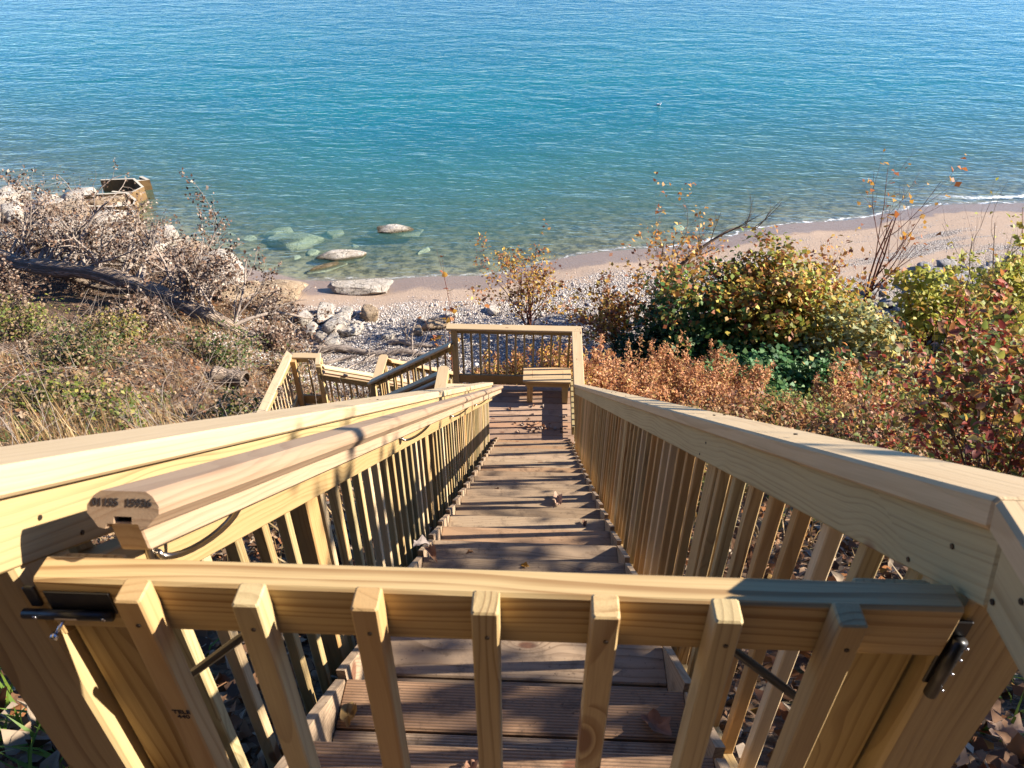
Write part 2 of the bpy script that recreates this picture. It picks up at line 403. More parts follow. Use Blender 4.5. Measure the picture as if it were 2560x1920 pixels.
opac = t.math('SUBTRACT', 1.0, t.math('POWER', 2.71828, t.math('MULTIPLY', t.math('MAXIMUM', t.math('ADD', off, -.1), 0.0), -.17)))
cosv = t.math('ABSOLUTE', t.node('ShaderNodeVectorMath', {0: t.node('ShaderNodeNewGeometry').outputs['Incoming'], 1: nb}, operation='DOT_PRODUCT').outputs['Value'])
fn = t.math('MULTIPLY_ADD', t.math('POWER', t.math('SUBTRACT', 1.0, cosv, clamp=True), 5.0), .98, .02)
under = t.node('ShaderNodeMixShader', {0: opac, 1: t.node('ShaderNodeBsdfTransparent', {'Color': (.92, 1, .95, 1)}).outputs[0], 2: t.node('ShaderNodeBsdfDiffuse', {'Color': body, 'Normal': t.bump(hw, .6, .25)}).outputs[0]}).outputs[0]
gl = t.node('ShaderNodeBsdfGlossy', {'Color': (1, 1, 1, 1), 'Roughness': .06, 'Normal': nb}).outputs[0]
sh = t.node('ShaderNodeMixShader', {0: fn, 1: under, 2: gl}).outputs[0]
# surf: foam in the last hand-breadths of water, broken by noise
fo = t.math('ADD', off, t.math('MULTIPLY', t.math('SUBTRACT', t.noise(pos, 1.4, 4, .6), .5), .9))
fedge = t.math('MULTIPLY', t.mapr(fo, .02, .07), t.mapr(fo, .20, .10))
fbr = t.mapr(t.noise(t.node('ShaderNodeMapping', {'Vector': pos, 'Scale': (.7, 1, 1)}).outputs[0], 3.2, 6, .8), .44, .58)
fr = t.math('MULTIPLY', t.mapr(px_, 15, 19), t.math('MULTIPLY', t.mapr(fo, .45, .55), t.mapr(fo, .85, .7)))
fr = t.math('MULTIPLY', fr, t.mapr(t.noise(pos, 6.0, 4, .7), .35, .55))
foam = t.math('MAXIMUM', t.math('MULTIPLY', t.math('MULTIPLY', fedge, fbr), t.mapr(px_, -4, 10, .35, .9)), fr)
sh = t.node('ShaderNodeMixShader', {0: foam, 1: sh, 2: t.bsdf((.78, .80, .80), .8)}).outputs[0]
edge = t.mapr(off, -.25, .05)
sh = t.node('ShaderNodeMixShader', {0: edge, 1: t.node('ShaderNodeBsdfTransparent').outputs[0], 2: sh}).outputs[0]
tag(npmesh('lake_water', V, F, t.done(sh), extra={'offshore': dep}), kind='structure')

# ------------------------------------------------------------------ timber structure
SL = .7345
NL = math.sqrt(1 + SL * SL)
XL, XR = -.553, .535            # inner faces of the rails
Y0, Z0, RUN, RISE, NST = .4037, -1.0999, .3044, .2236, 24
ZD = Z0 - RISE * NST            # landing deck
YD = Y0 + RUN * NST
ZC = -5.359                     # landing cap top
UPS = Vector((0, SL, 1)).normalized()
def rnd(a, b): return random.uniform(a, b)

# staircase
st = empty('staircase', (0, .1, -1.0), 'long straight wooden staircase running down the bluff to the first landing', 'stairs')
nd = -.8034  # nosing line at y=0
for n in range(0, NST):
    yn = Y0 + RUN * n; z = Z0 - RISE * n
    mb = MB()
    w = .1475
    mt = M['treadg'] if n in (0, 1) else M['tread']
    mb.box(-.4865, .4865, yn - w, yn, z - .038, z, .005, 'x', seed=100 + n)
    mb.box(-.487 + .001, .486, yn - RUN + .004, yn - w - .007, z - .038, z - .001, .005, 'x', seed=200 + n)
    mb.build('tread', mt, st)
for x0, x1 in ((-.514, -.488), (.487, .511)):
    for n in range(-1, NST):
        ya = Y0 + RUN * n + .003; yb = Y0 + RUN * (n + 1) - .012
        za = nd - SL * ya + .036; zb = nd - SL * yb + .004; lo = .30
        mb = MB()
        vs = [(x, y, z) for x in (x0, x1) for y, z in ((ya, za - lo), (yb + .01, zb - .01 - lo), (yb + .01, zb - .045), (yb, zb - .042), (yb, zb), (ya, za))]
        fs = [(0, 1, 2, 3, 4, 5), (11, 10, 9, 8, 7, 6)] + [(i, 6 + i, 6 + (i + 1) % 6, (i + 1) % 6) for i in range(6)]
        gs = [((v[1] * .8 - v[2] * .6), v[0] + .05, v[1] * .6 + v[2] * .8 - .04) for v in vs]
        mb.add(vs, [f[::-1] for f in fs], gs, .3)
        if n == -1: SM = mb
        else: SM.add(mb.v, mb.f, mb.gc, .3)
    SM.build('stringer', M['tread'], st)
for x0, x1 in ((-.591, -.553), (.573, .605)):
    a = (0, 0, nd - .16 - .14 * 1.24); 
    mb = MB().board(((x0 + x1) / 2, -.1, nd + SL * .1 - .30), ((x0 + x1) / 2, YD, nd - SL * YD - .30), (1, 0, 0), x1 - x0, .235, .003, (0, 1, 0), (0, 1, 0), seed=5)
    mb.build('rim_joist', M['pine'], st)

# top platform behind the gate (just under the photographer)
tp = empty('top_platform', (0, -.5, -.88), 'small plank platform at the head of the stairs under the gate', 'deck')
for i in range(9):
    y = .096 - .150 * i
    MB().box(-.55, .535, y - .143, y, -.914, -.876, .004, 'x', seed=300 + i).build('plank', M['tread'], tp)

def screws(parent, pts, r=.0035):
    for p, n in pts:
        p = Vector(p); n = Vector(n).normalized(); mb = MB()
        mb.tube([p - n * .002, p + n * .0009], r, 10); mb.build('screw', M['screw'], parent)

NB = Vector((0, 1 + .806, -.592)).normalized()   # mitre between level and sloping runs
YC = .02
def stair_rail(root, xin, sgn, cap_in, cap_out, two):
    """sgn=+1: material outside towards +x"""
    top = .1196
    xo = xin + sgn * .038; xc = (xin + xo) / 2
    zt = top - SL * YC
    # corner geometry
    ct = Vector((0, YC, zt))
    dslope = Vector((0, 1, -SL)).normalized()
    def run(name, x_mid, wdt, zoff_perp, thick, mat, y_end, seed, level=True):
        """a board whose top is zoff_perp below the top line"""
        c = Vector((x_mid, YC, zt - 0)) + UPS * (-zoff_perp - thick / 2)
        # centre line start on mitre plane
        n = NB
        start = Vector((x_mid, YC, zt)) ; base = start + UPS * (-zoff_perp - thick / 2)
        k = ((start - base).dot(n)) / dslope.dot(n); p0 = base + dslope * k
        yend = y_end; p1 = p0 + dslope * ((yend - p0.y) / dslope.y)
        return p0, p1
    # upper 2x4
    p0, p1 = run('top_rail', xc, .038, 0, .089, M['pine'], 7.49, 0)
    mat = M['pine'] if sgn < 0 else M['green']
    MB().board(p0, p1, (1, 0, 0), .038, .089, .003, NB, (0, 1, 0), seed=21 + sgn).build('top_rail', mat, root)
    MB().board((xc, -1.3, zt - .0445), (xc, YC - .001, zt - .0445), (1, 0, 0), .038, .089, .003, (0, 1, 0), None, seed=24 + sgn)
    q = Vector((xc, YC, zt)) ; base = q + Vector((0, 0, -.0445)); k = (q - base).dot(NB) / NB.y
    MB().board((xc, -1.3, zt - .0445), base + Vector((0, k - .002, 0)), (1, 0, 0), .038, .089, .003, None, NB, seed=31 + sgn).build('top_rail', mat, root)
    # cap
    cm = (cap_in + cap_out) / 2; cw = abs(cap_out - cap_in)
    b = Vector((cm, YC, zt)) + UPS * .0195; k = (Vector((cm, YC, zt)) - b).dot(NB) / dslope.dot(NB); c0 = b + dslope * k
    c1 = c0 + dslope * ((7.485 - c0.y) / dslope.y)
    MB().board(c0, c1, (1, 0, 0), cw, .037, .005, NB, (0, 1, -.2), seed=41 + sgn).build('cap_rail', M['pale'], root)
    b = Vector((cm, YC, zt + .0195)); k = (Vector((cm, YC, zt)) - b).dot(NB) / NB.y
    MB().board((cm, -1.3, zt + .0195), b + Vector((0, k - .002, 0)), (1, 0, 0), cw, .037, .005, None, NB, seed=46 + sgn).build('cap_rail', M['pale'], root)
    if two:
        zz = top - SL * YC
        g0 = Vector((xc, .03, -.0192 - SL * .03)) + Vector((0, 0, -.055)); g1 = Vector((xc, 7.49, -.0192 - SL * 7.49 - .055))
        MB().board(g0, g1, (1, 0, 0), .0365, .089, .003, (0, 1, 0), (0, 1, 0), seed=64).build('lower_rail', M['green'], root)
    # balusters + posts outside the rail
    xb = xo + sgn * .0158
    posts = [1.0, 2.85, 4.75, 6.55] if sgn < 0 else [1.17, 3.0, 4.85, 6.65]
    y = .17; i = 0
    while y < 7.40:
        if min(abs(y - p) for p in posts) > .075:
            zt2 = top - SL * y - .02; zb2 = nd - SL * y - .30
            MB().box(xb - .0152, xb + .0152, y - .0152, y + .0152, zb2, zt2, .003, 'z', seed=500 + i + sgn * 77).build('baluster', M[random.choice(['pine', 'pine', 'green', 'pale'])], root)
        y += .131; i += 1
    for p in posts:
        xm = xo + sgn * .0456
        MB().box(xm - .0445, xm + .0445, p - .0445, p + .0445, min(nd - SL * p - .5, ground(xm, p) - .3), top - SL * p - .045, .004, 'z', seed=600 + p).build('post', M['pine'], root)
rr = empty('stair_railing', (XR, .02, -.9), 'sunlit right-hand stair railing with wide cap and one rail below it', 'railing', 'railings of the long upper stairs')
stair_rail(rr, XR, 1, .518, .658, False)
lr = empty('stair_railing', (XL, .02, -.9), 'left-hand stair railing that carries the round-edged handrail on metal brackets', 'railing', 'railings of the long upper stairs')
stair_rail(lr, XL, -1, -.536, -.676, True)
# screws on right rail end
def rp(x, y, dz): return (x, y, .1196 - SL * y - dz)
screws(rr, [(rp(XR - .0008, .075, .045), (-1, 0, 0)), (rp(XR - .0008, .135, .095), (-1, 0, 0)), ((XR - .0008, -.045, .075), (-1, 0, 0)), ((XR - .0008, -.015, .035), (-1, 0, 0)),
            (rp(XR - .0008, 1.14, .04), (-1, 0, 0)), (rp(XR - .0008, 1.18, .09), (-1, 0, 0))])
screws(lr, [((XL + .0008, -.03, .06), (1, 0, 0)), (rp(XL + .0008, .08, .045), (1, 0, 0)), (rp(XL + .0008, .13, .09), (1, 0, 0)), (rp(XL + .0008, .95, .035), (1, 0, 0)), (rp(XL + .0008, .99, .08), (1, 0, 0))])

for y in (.6, 1.17, 1.8, 2.4, 3.0, 3.7, 4.3, 4.85, 5.5, 6.1, 6.65, 7.2):
    for rl_, xs in ((rr, (.562, .592)), (lr, (-.612, -.582))):
        for x in xs: screws(rl_, [(Vector((x, y + rnd(-.02, .02), .1196 - SL * y)) + UPS * .0378, UPS)], .0042)
# handrail (a part of the left railing)
XH = -.418
def hz(y): return .1165 - SL * y
loaf = [(-.018, .006), (-.020, 0), (-.028, .002), (-.035, .011), (-.0415, .018), (-.0415, .027), (-.034, .038), (-.026, .0435), (.026, .0435), (.034, .038), (.0415, .027), (.0415, .018), (.035, .011), (.028, .002), (.020, 0), (.018, .006), (.0105, .006), (.0105, .0145), (-.0105, .0145), (-.0105, .006)]
dsl = Vector((0, 1, -SL)).normalized()
h0 = Vector((XH, .045, hz(.045) - .040)); h1 = Vector((XH, 7.02, hz(7.02) - .040))
hr = MB().prism(loaf, h0 - dsl * .014, h1, (1, 0, 0), UPS, dsl, dsl, seed=3).build('handrail', M['pink'], lr)
MB().board(h0 + UPS * -.014 + Vector((0, .004, 0)), h1 + UPS * -.014 - Vector((0, .02, 0)), (1, 0, 0), .035, .038, .002, (0, 1, 0), (0, 1, 0), seed=11).build('handrail_fillet', M['pink'], hr)
for y in (.238, 1.99, 3.54, 5.17, 6.81):
    zp = -.0192 - SL * y - .05
    mb = MB(); pts = []
    for i in range(13):
        a = i / 12 * math.pi * .95
        pts.append((XL + .012 + .125 * (1 - math.cos(a)) / 2, y + .055 * (1 - math.cos(a)) / 2 + .0, zp + .015 - .038 * math.sin(a) - SL * .055 * (1 - math.cos(a)) / 2 + (hz(y + .05) - .075 - zp - .01 + SL * .055) * (1 - math.cos(a)) / 2))
    mb.tube(pts, .0058, 8)
    b = mb.build('bracket', M['nickel'], hr, True)
    mb = MB(); P = [Vector((XL + .001, y, zp + .012))]
    vs = []; fs = []
    K = 16
    for r_, xx in ((1, .0005), (1, .004), (.72, .008)):
        for j in range(K):
            a = 2 * math.pi * j / K; vs.append((XL + xx, y + .013 * r_ * math.sin(a), zp + .012 + .034 * r_ * math.cos(a)))
    for r_ in range(2):
        for j in range(K): fs.append((r_ * K + j, r_ * K + (j + 1) % K, (r_ + 1) * K + (j + 1) % K, (r_ + 1) * K + j))
    fs.append(tuple(2 * K + j for j in range(K)))
    mb.add(vs, fs); mb.build('bracket_plate', M['nickel'], hr, True)
def text_obj(name, body, size, loc, xdir, ydir, mat, parent, depth=.0003):
    cu = bpy.data.curves.new(name, 'FONT'); cu.body = body; cu.size = size; cu.align_x = 'CENTER'; cu.extrude = depth; cu.offset = .00025
    tmp = bpy.data.objects.new(name, cu); COL.objects.link(tmp)
    dg = bpy.context.evaluated_depsgraph_get(); dg.update()
    me = bpy.data.meshes.new_from_object(tmp.evaluated_get(dg)); bpy.data.objects.remove(tmp)
    x = Vector(xdir).normalized(); y = Vector(ydir).normalized(); z = x.cross(y)
    m = Matrix((x, y, z)).transposed().to_4x4(); m.translation = Vector(loc) - world_loc(parent)
    me.transform(m); me.materials.clear(); me.materials.append(mat)
    o = bpy.data.objects.new(name, me); COL.objects.link(o); o.parent = parent
    return o
text_obj('stamped_number', '01155  15936', .0125, (h0 - dsl * .0146) + UPS * .0265 + Vector((-.001, 0, 0)), (1, 0, 0), UPS, M['ink'], hr)

# ------------------------------------------------------------------ gate
gt = empty('gate', (.02, .02, -.82), 'closed wooden gate with seven square pickets across the top of the stairs', 'gate')
MB().box(-.527, .527, .0, .038, -.089, 0, .004, 'x', seed=2).build('rail', M['pine'], gt)
MB().box(-.527, .527, .0, .038, -.78, -.69, .004, 'x', seed=9).build('rail', M['pine'], gt)
for i in range(7):
    x = -.397 + .1315 * i
    MB().box(x - .0152, x + .0152, -.0335, -.001, -.80, .010, .0022, 'z', seed=(48, 51, 53, 57, 61, 66, 72)[i]).build('picket', M['pine'], gt)
    screws(gt, [((x + .002, -.0338, -.032), (0, -1, 0))], .0028)
MB().box(-.55, -.462, .042, .080, -.80, -.045, .004, 'z', seed=12).build('stile', M['pine'], gt)
MB().box(.437, .531, .042, .080, -.80, -.045, .004, 'z', seed=19).build('stile', M['pine'], gt)
MB().tube([(-.46, .048, -.295), (-.30, .048, -.135)], .0062, 10).build('brace_rod', M['black'], gt)
MB().tube([(.435, .048, -.285), (.285, .048, -.135)], .0062, 10).build('brace_rod', M['black'], gt)
text_obj('grade_stamp', 'TELE\n440', .011, (-.397 + .004, -.0340, -.215), (1, 0, 0), (0, 0, 1), M['ink'], gt)
# slide bolt on the left
mb = MB().box(-.518, -.440, -.003, -.0005, -.056, -.018, .001, 'x'); bo = mb.build('bolt_latch', M['black'], gt)
MB().box(-.5425, -.5285, -.002, .004, -.048, -.014, .0015, 'z').build('strike_plate', M['black'], bo)
MB().tube([(-.549, -.009, -.0515), (-.442, -.009, -.0515)], .0062, 12).build('bolt_barrel', M['black'], bo, True)
MB().box(-.509, -.482, -.0160, -.0140, -.0535, -.0505, .0006, 'x').build('bolt_slot', M['pale'], bo)
MB().tube([(-.498, -.013, -.053), (-.503, -.030, -.060)], .0021, 10).build('bolt_knob', M['zinc'], bo, True)
MB().tube([(-.5026, -.0285, -.0595), (-.5045, -.0350, -.0622)], [.0042, .0047], 12).build('bolt_knob_head', M['zinc'], bo, True)
for x in (-.532, -.450): MB().tube([(x, -.0148, -.0500), (x, -.0160, -.0500)], .0026, 10).build('bolt_rivet', M['zinc'], bo, True)
# hinge on the right
MB().box(.5275, .548, .006, .010, -.150, -.030, .001, 'z').build('hinge', M['black'], gt)
MB().tube([(.5385, .000, -.163), (.5385, .000, -.055)], .0078, 14).build('hinge_barrel', M['black'], gt, True)
for z in (-.062, -.084, -.112, -.146): MB().tube([(.5445, -.0055, z), (.5465, -.0070, z)], .0019, 8).build('hinge_pin', M['zinc'], gt, True)
# gate posts, one each side, part of nothing else: they stand in the ground
for sg, x0, x1, lab in ((-1, -.655, -.556, 'thick gate post at the latch end of the gate'), (1, .537, .64, 'knotty thick gate post at the hinge end of the gate')):
    mb = MB().box(x0, x1, .012, .105, -1.6, .004, .005, 'z', seed=15 + sg)
    tag(mb.build('gate_post', M['pine'], None, origin=((x0 + x1) / 2, .06, -1.6)), lab, 'post', 'posts either side of the gate')

# ------------------------------------------------------------------ landing
ld = empty('landing_deck', (-.3, 8.2, ZD), 'reddish plank landing halfway down with the bench and fallen leaves', 'deck')
for i in range(9):
    y = 8.945 - .1462 * i
    MB().box(-1.25, .572, y - .1405, y, ZD - .036, ZD, .004, 'x', seed=700 + i).build('plank', M['deck'], ld)
for x in (-1.2, -.3, .53):
    MB().box(x - .019, x + .019, 7.5, 8.93, ZD - .23, ZD - .037, .003, 'y', seed=720).build('joist', M['pine'], ld)
for x, y in ((-1.2, 8.86), (.52, 8.86), (-1.2, 7.6), (.52, 7.6)):
    MB().box(x - .045, x + .045, y - .045, y + .045, ground(x, y) - .4, ZD - .04, .003, 'z', seed=730).build('support_post', M['pine'], ld)
Y2 = 8.86
lg = empty('landing_railing', (-.3, Y2, ZD), 'level railing round the far and right sides of the bench landing', 'railing')
zt = ZC - .038
MB().box(-1.147, XR + .038, Y2, Y2 + .038, zt - .089, zt, .003, 'x', seed=33).build('top_rail', M['green'], lg)
MB().box(-1.147, XR, Y2, Y2 + .038, ZD + .082, ZD + .232, .003, 'x', seed=34).build('bottom_rail', M['green'], lg)
MB().box(-1.24, -1.15, Y2 - .02, Y2 + .07, ZD - .3, zt, .004, 'z', seed=35).build('post', M['pine'], lg)
MB().box(XR + .04, XR + .13, Y2 - .03, Y2 + .06, ZD - .3, zt, .004, 'z', seed=36).build('post', M['pine'], lg)
for i in range(13):
    x = -1.0828 + .1313 * i
    MB().box(x - .0152, x + .0152, Y2 + .0385, Y2 + .069, ZD + .06, zt - .01, .002, 'z', seed=800 + i).build('baluster', M['green'], lg)
MB().board((-1.300, 8.862, ZC - .019), (.6565, 8.862, ZC - .019), (0, 1, 0), .14, .038, .006, None, None, seed=37).build('cap_rail', M['pale'], lg)
MB().board((.5875, 7.49, ZC - .0185), (.5875, 8.789, ZC - .0185), (1, 0, 0), .14, .038, .006, (0, 1, 0), None, seed=38).build('cap_rail', M['pale'], lg)
MB().box(XR, XR + .038, 7.49, Y2, zt - .089, zt - .001, .003, 'y', seed=39).build('top_rail', M['green'], lg)
MB().box(XR, XR + .038, 7.70, Y2, ZD + .082, ZD + .232, .003, 'y', seed=40).build('bottom_rail', M['green'], lg)
y = 7.60
i = 0
while y < 8.82:
    MB().box(XR + .0385, XR + .069, y - .0152, y + .0152, ZD + .06, zt - .01, .002, 'z', seed=820 + i).build('baluster', M['pine'], lg); y += .131; i += 1
screws(lg, [((.60, 8.86, ZC + .001), (0, 0, 1)), ((.63, 8.83, ZC + .001), (0, 0, 1)), ((.57, 8.83, ZC + .001), (0, 0, 1))], .004)
# left side of the landing: return rail and free-ended cap
rt = empty('return_railing', (-1.2, 7.5, ZD), 'short level railing at the left of the landing with a clipped free cap end', 'railing')
MB().board((-.676, 7.412, ZC - .019), (-1.155, 7.412, ZC - .019), (0, 1, 0), .14, .037, .006, None, None, seed=51).build('cap_rail', M['pale'], rt)
def clipped_cap(x0, x1, ya, yb, z, root, seed, c=.035):
    vs = [(x, y, zz) for zz in (z - .038, z) for x, y in ((x0, ya), (x1, ya), (x1, yb - c), (x1 - c, yb), (x0 + c, yb), (x0, yb - c))]
    fs = [(5, 4, 3, 2, 1, 0), (6, 7, 8, 9, 10, 11)] + [(i, (i + 1) % 6, 6 + (i + 1) % 6, 6 + i) for i in range(6)]
    mb = MB(); mb.add(vs, fs, [(v[1] + seed, v[0] + 1.2 + seed * .01, v[2] - z - .06) for v in vs], .4); return mb.build('cap_rail', M['pale'], root)
clipped_cap(-1.293, -1.153, 7.34, 7.87, ZC, rt, 3)
MB().box(-1.14, -.60, 7.462, 7.50, zt - .089, zt, .003, 'x', seed=52).build('top_rail', M['pine'], rt)
MB().box(-1.19, -1.152, 7.462, 7.80, zt - .089, zt, .003, 'y', seed=53).build('top_rail', M['pine'], rt)
MB().box(-1.27, -1.18, 7.74, 7.83, ZD - .4, zt - .001, .004, 'z', seed=54).build('post', M['pine'], rt)
for i, x in enumerate(np.arange(-1.08, -.62, .131)): MB().box(x - .015, x + .015, 7.431, 7.461, ZD - .1, zt - .01, .002, 'z', seed=860 + i).build('baluster', M['pine'], rt)

# bench
bn = empty('bench', (.19, 8.65, ZD), 'low wooden box bench with a framed top in the far right corner of the landing', 'bench')
zb = ZD + .45
for i in range(2):
    MB().box(-.172, .530, 8.445 + i * .181, 8.445 + i * .181 + .177, zb - .036, zb, .004, 'x', seed=901 + i).build('seat_board', M['pale'], bn)
MB().box(-.135, .513, 8.475, 8.512, zb - .126, zb - .037, .003, 'x', seed=903).build('apron', M['pine'], bn)
for x in (-.111, .411):
    for y in (8.514, 8.72):
        MB().box(x, x + .086, y, y + .038, ZD + .001, zb - .038, .003, 'z', seed=905 + x + y).build('leg', M['pine'], bn)
ink = MB()
for a, b, c, d in ((-.035, .415, 8.540, 8.5425), (-.035, .415, 8.715, 8.7175), (-.035, -.0325, 8.540, 8.7175), (.4125, .415, 8.540, 8.7175)):
    ink.box(a, b, c, d, zb - .001, zb + .0006, .0002, 'x' if b - a > .1 else 'y')
ink.build('seat_inlay_line', M['hole'], bn)
screws(bn, [((-.06, 8.4748, zb - .05), (0, -1, 0)), ((.43, 8.4748, zb - .05), (0, -1, 0))], .006)

# ------------------------------------------------------------------ lower flights
def flight(root_s, root_r, A, B, dirv, z_deck, nst, cap0, hand=None, near=True, L0=None):
    """A/B: start points of the left and right rail lines (xy) ; dirv: unit xy ; cap0: z of the cap top there"""
    d = Vector((dirv[0], dirv[1], 0)).normalized(); side = Vector((d.y, -d.x, 0))
    A = Vector((A[0], A[1], 0)); B = Vector((B[0], B[1], 0))
    mid = (A + B) / 2; hwid = (B - A).dot(side) / 2
    for n in range(nst):
        c = mid + d * (RUN * (n + .5)); z = z_deck - RISE * (n + 1)
        for k in (-1, 1):
            cc = c + d * k * .076
            MB().board(cc - side * (hwid - .03) + Vector((0, 0, z)), cc + side * (hwid - .03) + Vector((0, 0, z)), d, .147, .038, .004, seed=1000 + n * 2 + k).build('tread', M['tread'], root_s)
    e = nst * RUN
    for P in (A, B):
        MB().board(P + Vector((0, 0, z_deck - .25)), P + d * e + Vector((0, 0, z_deck - .25 - SL * e)), side, .038, .235, .003, d, d, seed=1100).build('stringer', M['pine'], root_s)
def slope_rail(root, P, dirv, cap0, length, sgn, lower=False, hand=False, round_end=False, nb=None, base=-1.15, seed=0):
    d = Vector((dirv[0], dirv[1], 0)).normalized(); side = Vector((d.y, -d.x, 0)) * sgn   # side points outside
    P = Vector((P[0], P[1], cap0)); ds_ = Vector((d.x, d.y, -SL)).normalized(); up = Vector((d.x * SL, d.y * SL, 1)).normalized()
    Q = P + ds_ * (length * NL)
    MB().board(P + side * .052 - up * .0185, Q + side * .052 - up * .0185, side, .14, .037, .006, d, ds_, seed=1200 + seed).build('cap_rail', M['pale'], root)
    MB().board(P + side * .019 - up * .083, Q + side * .019 - up * .083 - ds_ * .06, side, .038, .089, .003, d, ds_, seed=1210 + seed).build('top_rail', M['green'], root)
    if lower: MB().board(P + side * .019 - up * .197, Q + side * .019 - up * .197 - ds_ * .06, side, .036, .089, .003, d, ds_, seed=1220 + seed).build('lower_rail', M['green'], root)
    n = int(length / .131)
    for i in range(n):
        c = P + d * (.09 + .131 * i) + side * .054; z = cap0 - SL * (.09 + .131 * i)
        MB().box(c.x - .015, c.x + .015, c.y - .015, c.y + .015, z + base, z - .06, .002, 'z', seed=1300 + i + seed).build('baluster', M[('pine', 'green', 'pale')[i % 3]], root)
    c = Q - d * .05 + side * .03
    MB().box(c.x - .044, c.x + .044, c.y - .044, c.y + .044, min(Q.z + base - .1, ground(c.x, c.y) - .2), Q.z - .03, .004, 'z', seed=1400 + seed).build('post', M['pine'], root)
    if hand:
        o = -side * .125
        a = P + o + Vector((0, 0, -.09)) - d * .12 + Vector((0, 0, .12 * SL)); b = Q + o + Vector((0, 0, -.09))
        h = MB().prism(loaf, a, b, side, up, None, None, seed=8 + seed).build('handrail', M['pink'], root)
        MB().board(a - up * .013 + ds_ * .01, b - up * .013 - ds_ * .01, side, .035, .036, .002).build('handrail_fillet', M['pink'], h)
# flight 2: from the left side of the landing
D2 = (-.951, .309)
f2 = empty('staircase', (-1.3, 8.4, ZD), 'short second stair flight leaving the bench landing to the left', 'stairs')
flight(f2, None, (-1.30, 7.86), (-1.235, 8.86), D2, ZD, 6, 0)
r2 = empty('stair_railing', (-1.25, 8.83, ZD), 'far railing of the second flight, sloping down left from the landing corner post', 'railing', 'railings of the second flight')
slope_rail(r2, (-1.235, 8.82), D2, -5.60, 1.47, -1, seed=3)
r2b = empty('stair_railing', (-1.28, 7.9, ZD), 'near railing of the second flight, mostly hidden behind the long left railing', 'railing', 'railings of the second flight')
slope_rail(r2b, (-1.25, 7.86), D2, -5.46, 1.45, 1, lower=True, hand=True, seed=7)
# landing 2
Z2 = ZD - 6 * RISE; C2 = -6.77
l2 = empty('landing_deck', (-3.4, 9.0, Z2), 'lower corner landing at the foot of the second flight beside the brush', 'deck')
for i in range(15):
    y = 10.02 - .1462 * i
    MB().box(-4.18, -2.50, y - .1405, y, Z2 - .036, Z2, .004, 'x', seed=1500 + i).build('plank', M['deck'], l2)
for x, y in ((-4.1, 9.9), (-2.6, 9.9), (-4.1, 8.1), (-2.6, 8.1)):
    MB().box(x - .045, x + .045, y - .045, y + .045, ground(x, y) - .4, Z2 - .04, .003, 'z', seed=1530).build('support_post', M['pine'], l2)
g2 = empty('landing_railing', (-4.1, 9.5, Z2), 'U-shaped level railing round the lower corner landing on the left', 'railing')
z = C2
MB().board((-4.195, 7.75, z - .019), (-4.195, 10.11, z - .019), (1, 0, 0), .14, .038, .005, None, (.7, .7, 0), seed=61).build('cap_rail', M['pale'], g2)
MB().board((-4.265 + .142, 10.04, z - .0188), (-3.68, 10.04, z - .0188), (0, 1, 0), .14, .038, .005, (1, 0, 0), None, seed=62).build('cap_rail', M['pale'], g2)
MB().board((-3.635, 9.79, z - .0192), (-3.70, 10.11, z - .0192), (1, 0, 0), .085, .038, .005, None, None, seed=63).build('cap_rail', M['pale'], g2)
MB().box(-4.175, -4.137, 7.75, 10.0, z - .127, z - .038, .003, 'y', seed=64).build('top_rail', M['green'], g2)
MB().box(-4.10, -3.66, 10.0, 10.038, z - .127, z - .038, .003, 'x', seed=65).build('top_rail', M['green'], g2)
MB().box(-4.175, -4.137, 7.75, 10.0, Z2 + .08, Z2 + .22, .003, 'y', seed=66).build('bottom_rail', M['pine'], g2)
MB().box(-4.10, -3.66, 10.0, 10.038, Z2 + .02, Z2 + .20, .003, 'x', seed=67).build('bottom_rail', M['green'], g2)
for i, y in enumerate(np.arange(7.85, 9.85, .131)): MB().box(-4.206, -4.176, y - .015, y + .015, Z2, z - .05, .002, 'z', seed=1600 + i).build('baluster', M['pale'], g2)
for i, x in enumerate((-3.89,)): MB().box(x - .015, x + .015, 10.039, 10.069, Z2, z - .05, .002, 'z', seed=1640 + i).build('baluster', M['pine'], g2)
for x, y in ((-4.09, 9.93), (-3.66, 9.99), (-3.62, 9.80)): MB().box(x - .044, x + .044, y - .04, y + .04, Z2 - .4, z - .039, .004, 'z', seed=1650 + x).build('post', M['pine'], g2)
pc = empty('return_railing', (-2.55, 9.7, Z2), 'short level railing with a clipped cap end beside the lower landing', 'railing')
clipped_cap(-2.625, -2.485, 9.25, 10.03, -6.71, pc, 9)
MB().box(-2.574, -2.536, 9.28, 9.98, -6.838, -6.749, .003, 'y', seed=71).build('top_rail', M['pine'], pc)
MB().box(-2.60, -2.51, 9.90, 9.99, ground(-2.55, 9.9) - .3, -6.75, .004, 'z', seed=72).build('post', M['pine'], pc)
for i, y in enumerate((9.42, 9.55, 9.68, 9.81)): MB().box(-2.535, -2.505, y - .015, y + .015, Z2 - .1, -6.76, .002, 'z', seed=1660 + i).build('baluster', M['pine'], pc)
# flight 3
D3 = (.63, .776)
f3 = empty('staircase', (-3.0, 9.95, Z2), 'lowest stair flight dropping from the corner landing towards the beach', 'stairs')
flight(f3, None, (-3.5, 9.95), (-2.75, 9.45), D3, Z2, 13, 0)
r3 = empty('stair_railing', (-3.55, 9.8, Z2), 'left railing of the lowest flight, seen from inside with its handrail', 'railing', 'railings of the lowest flight')
slope_rail(r3, (-3.54, 9.82), D3, -6.84, 3.8, -1, lower=True, hand=True, seed=11)
r3b = empty('stair_railing', (-2.5, 10.0, Z2), 'right railing of the lowest flight, glimpsed between balusters of the second flight', 'railing', 'railings of the lowest flight')
slope_rail(r3b, (-2.50, 10.0), D3, -6.76, 3.4, 1, seed=15)

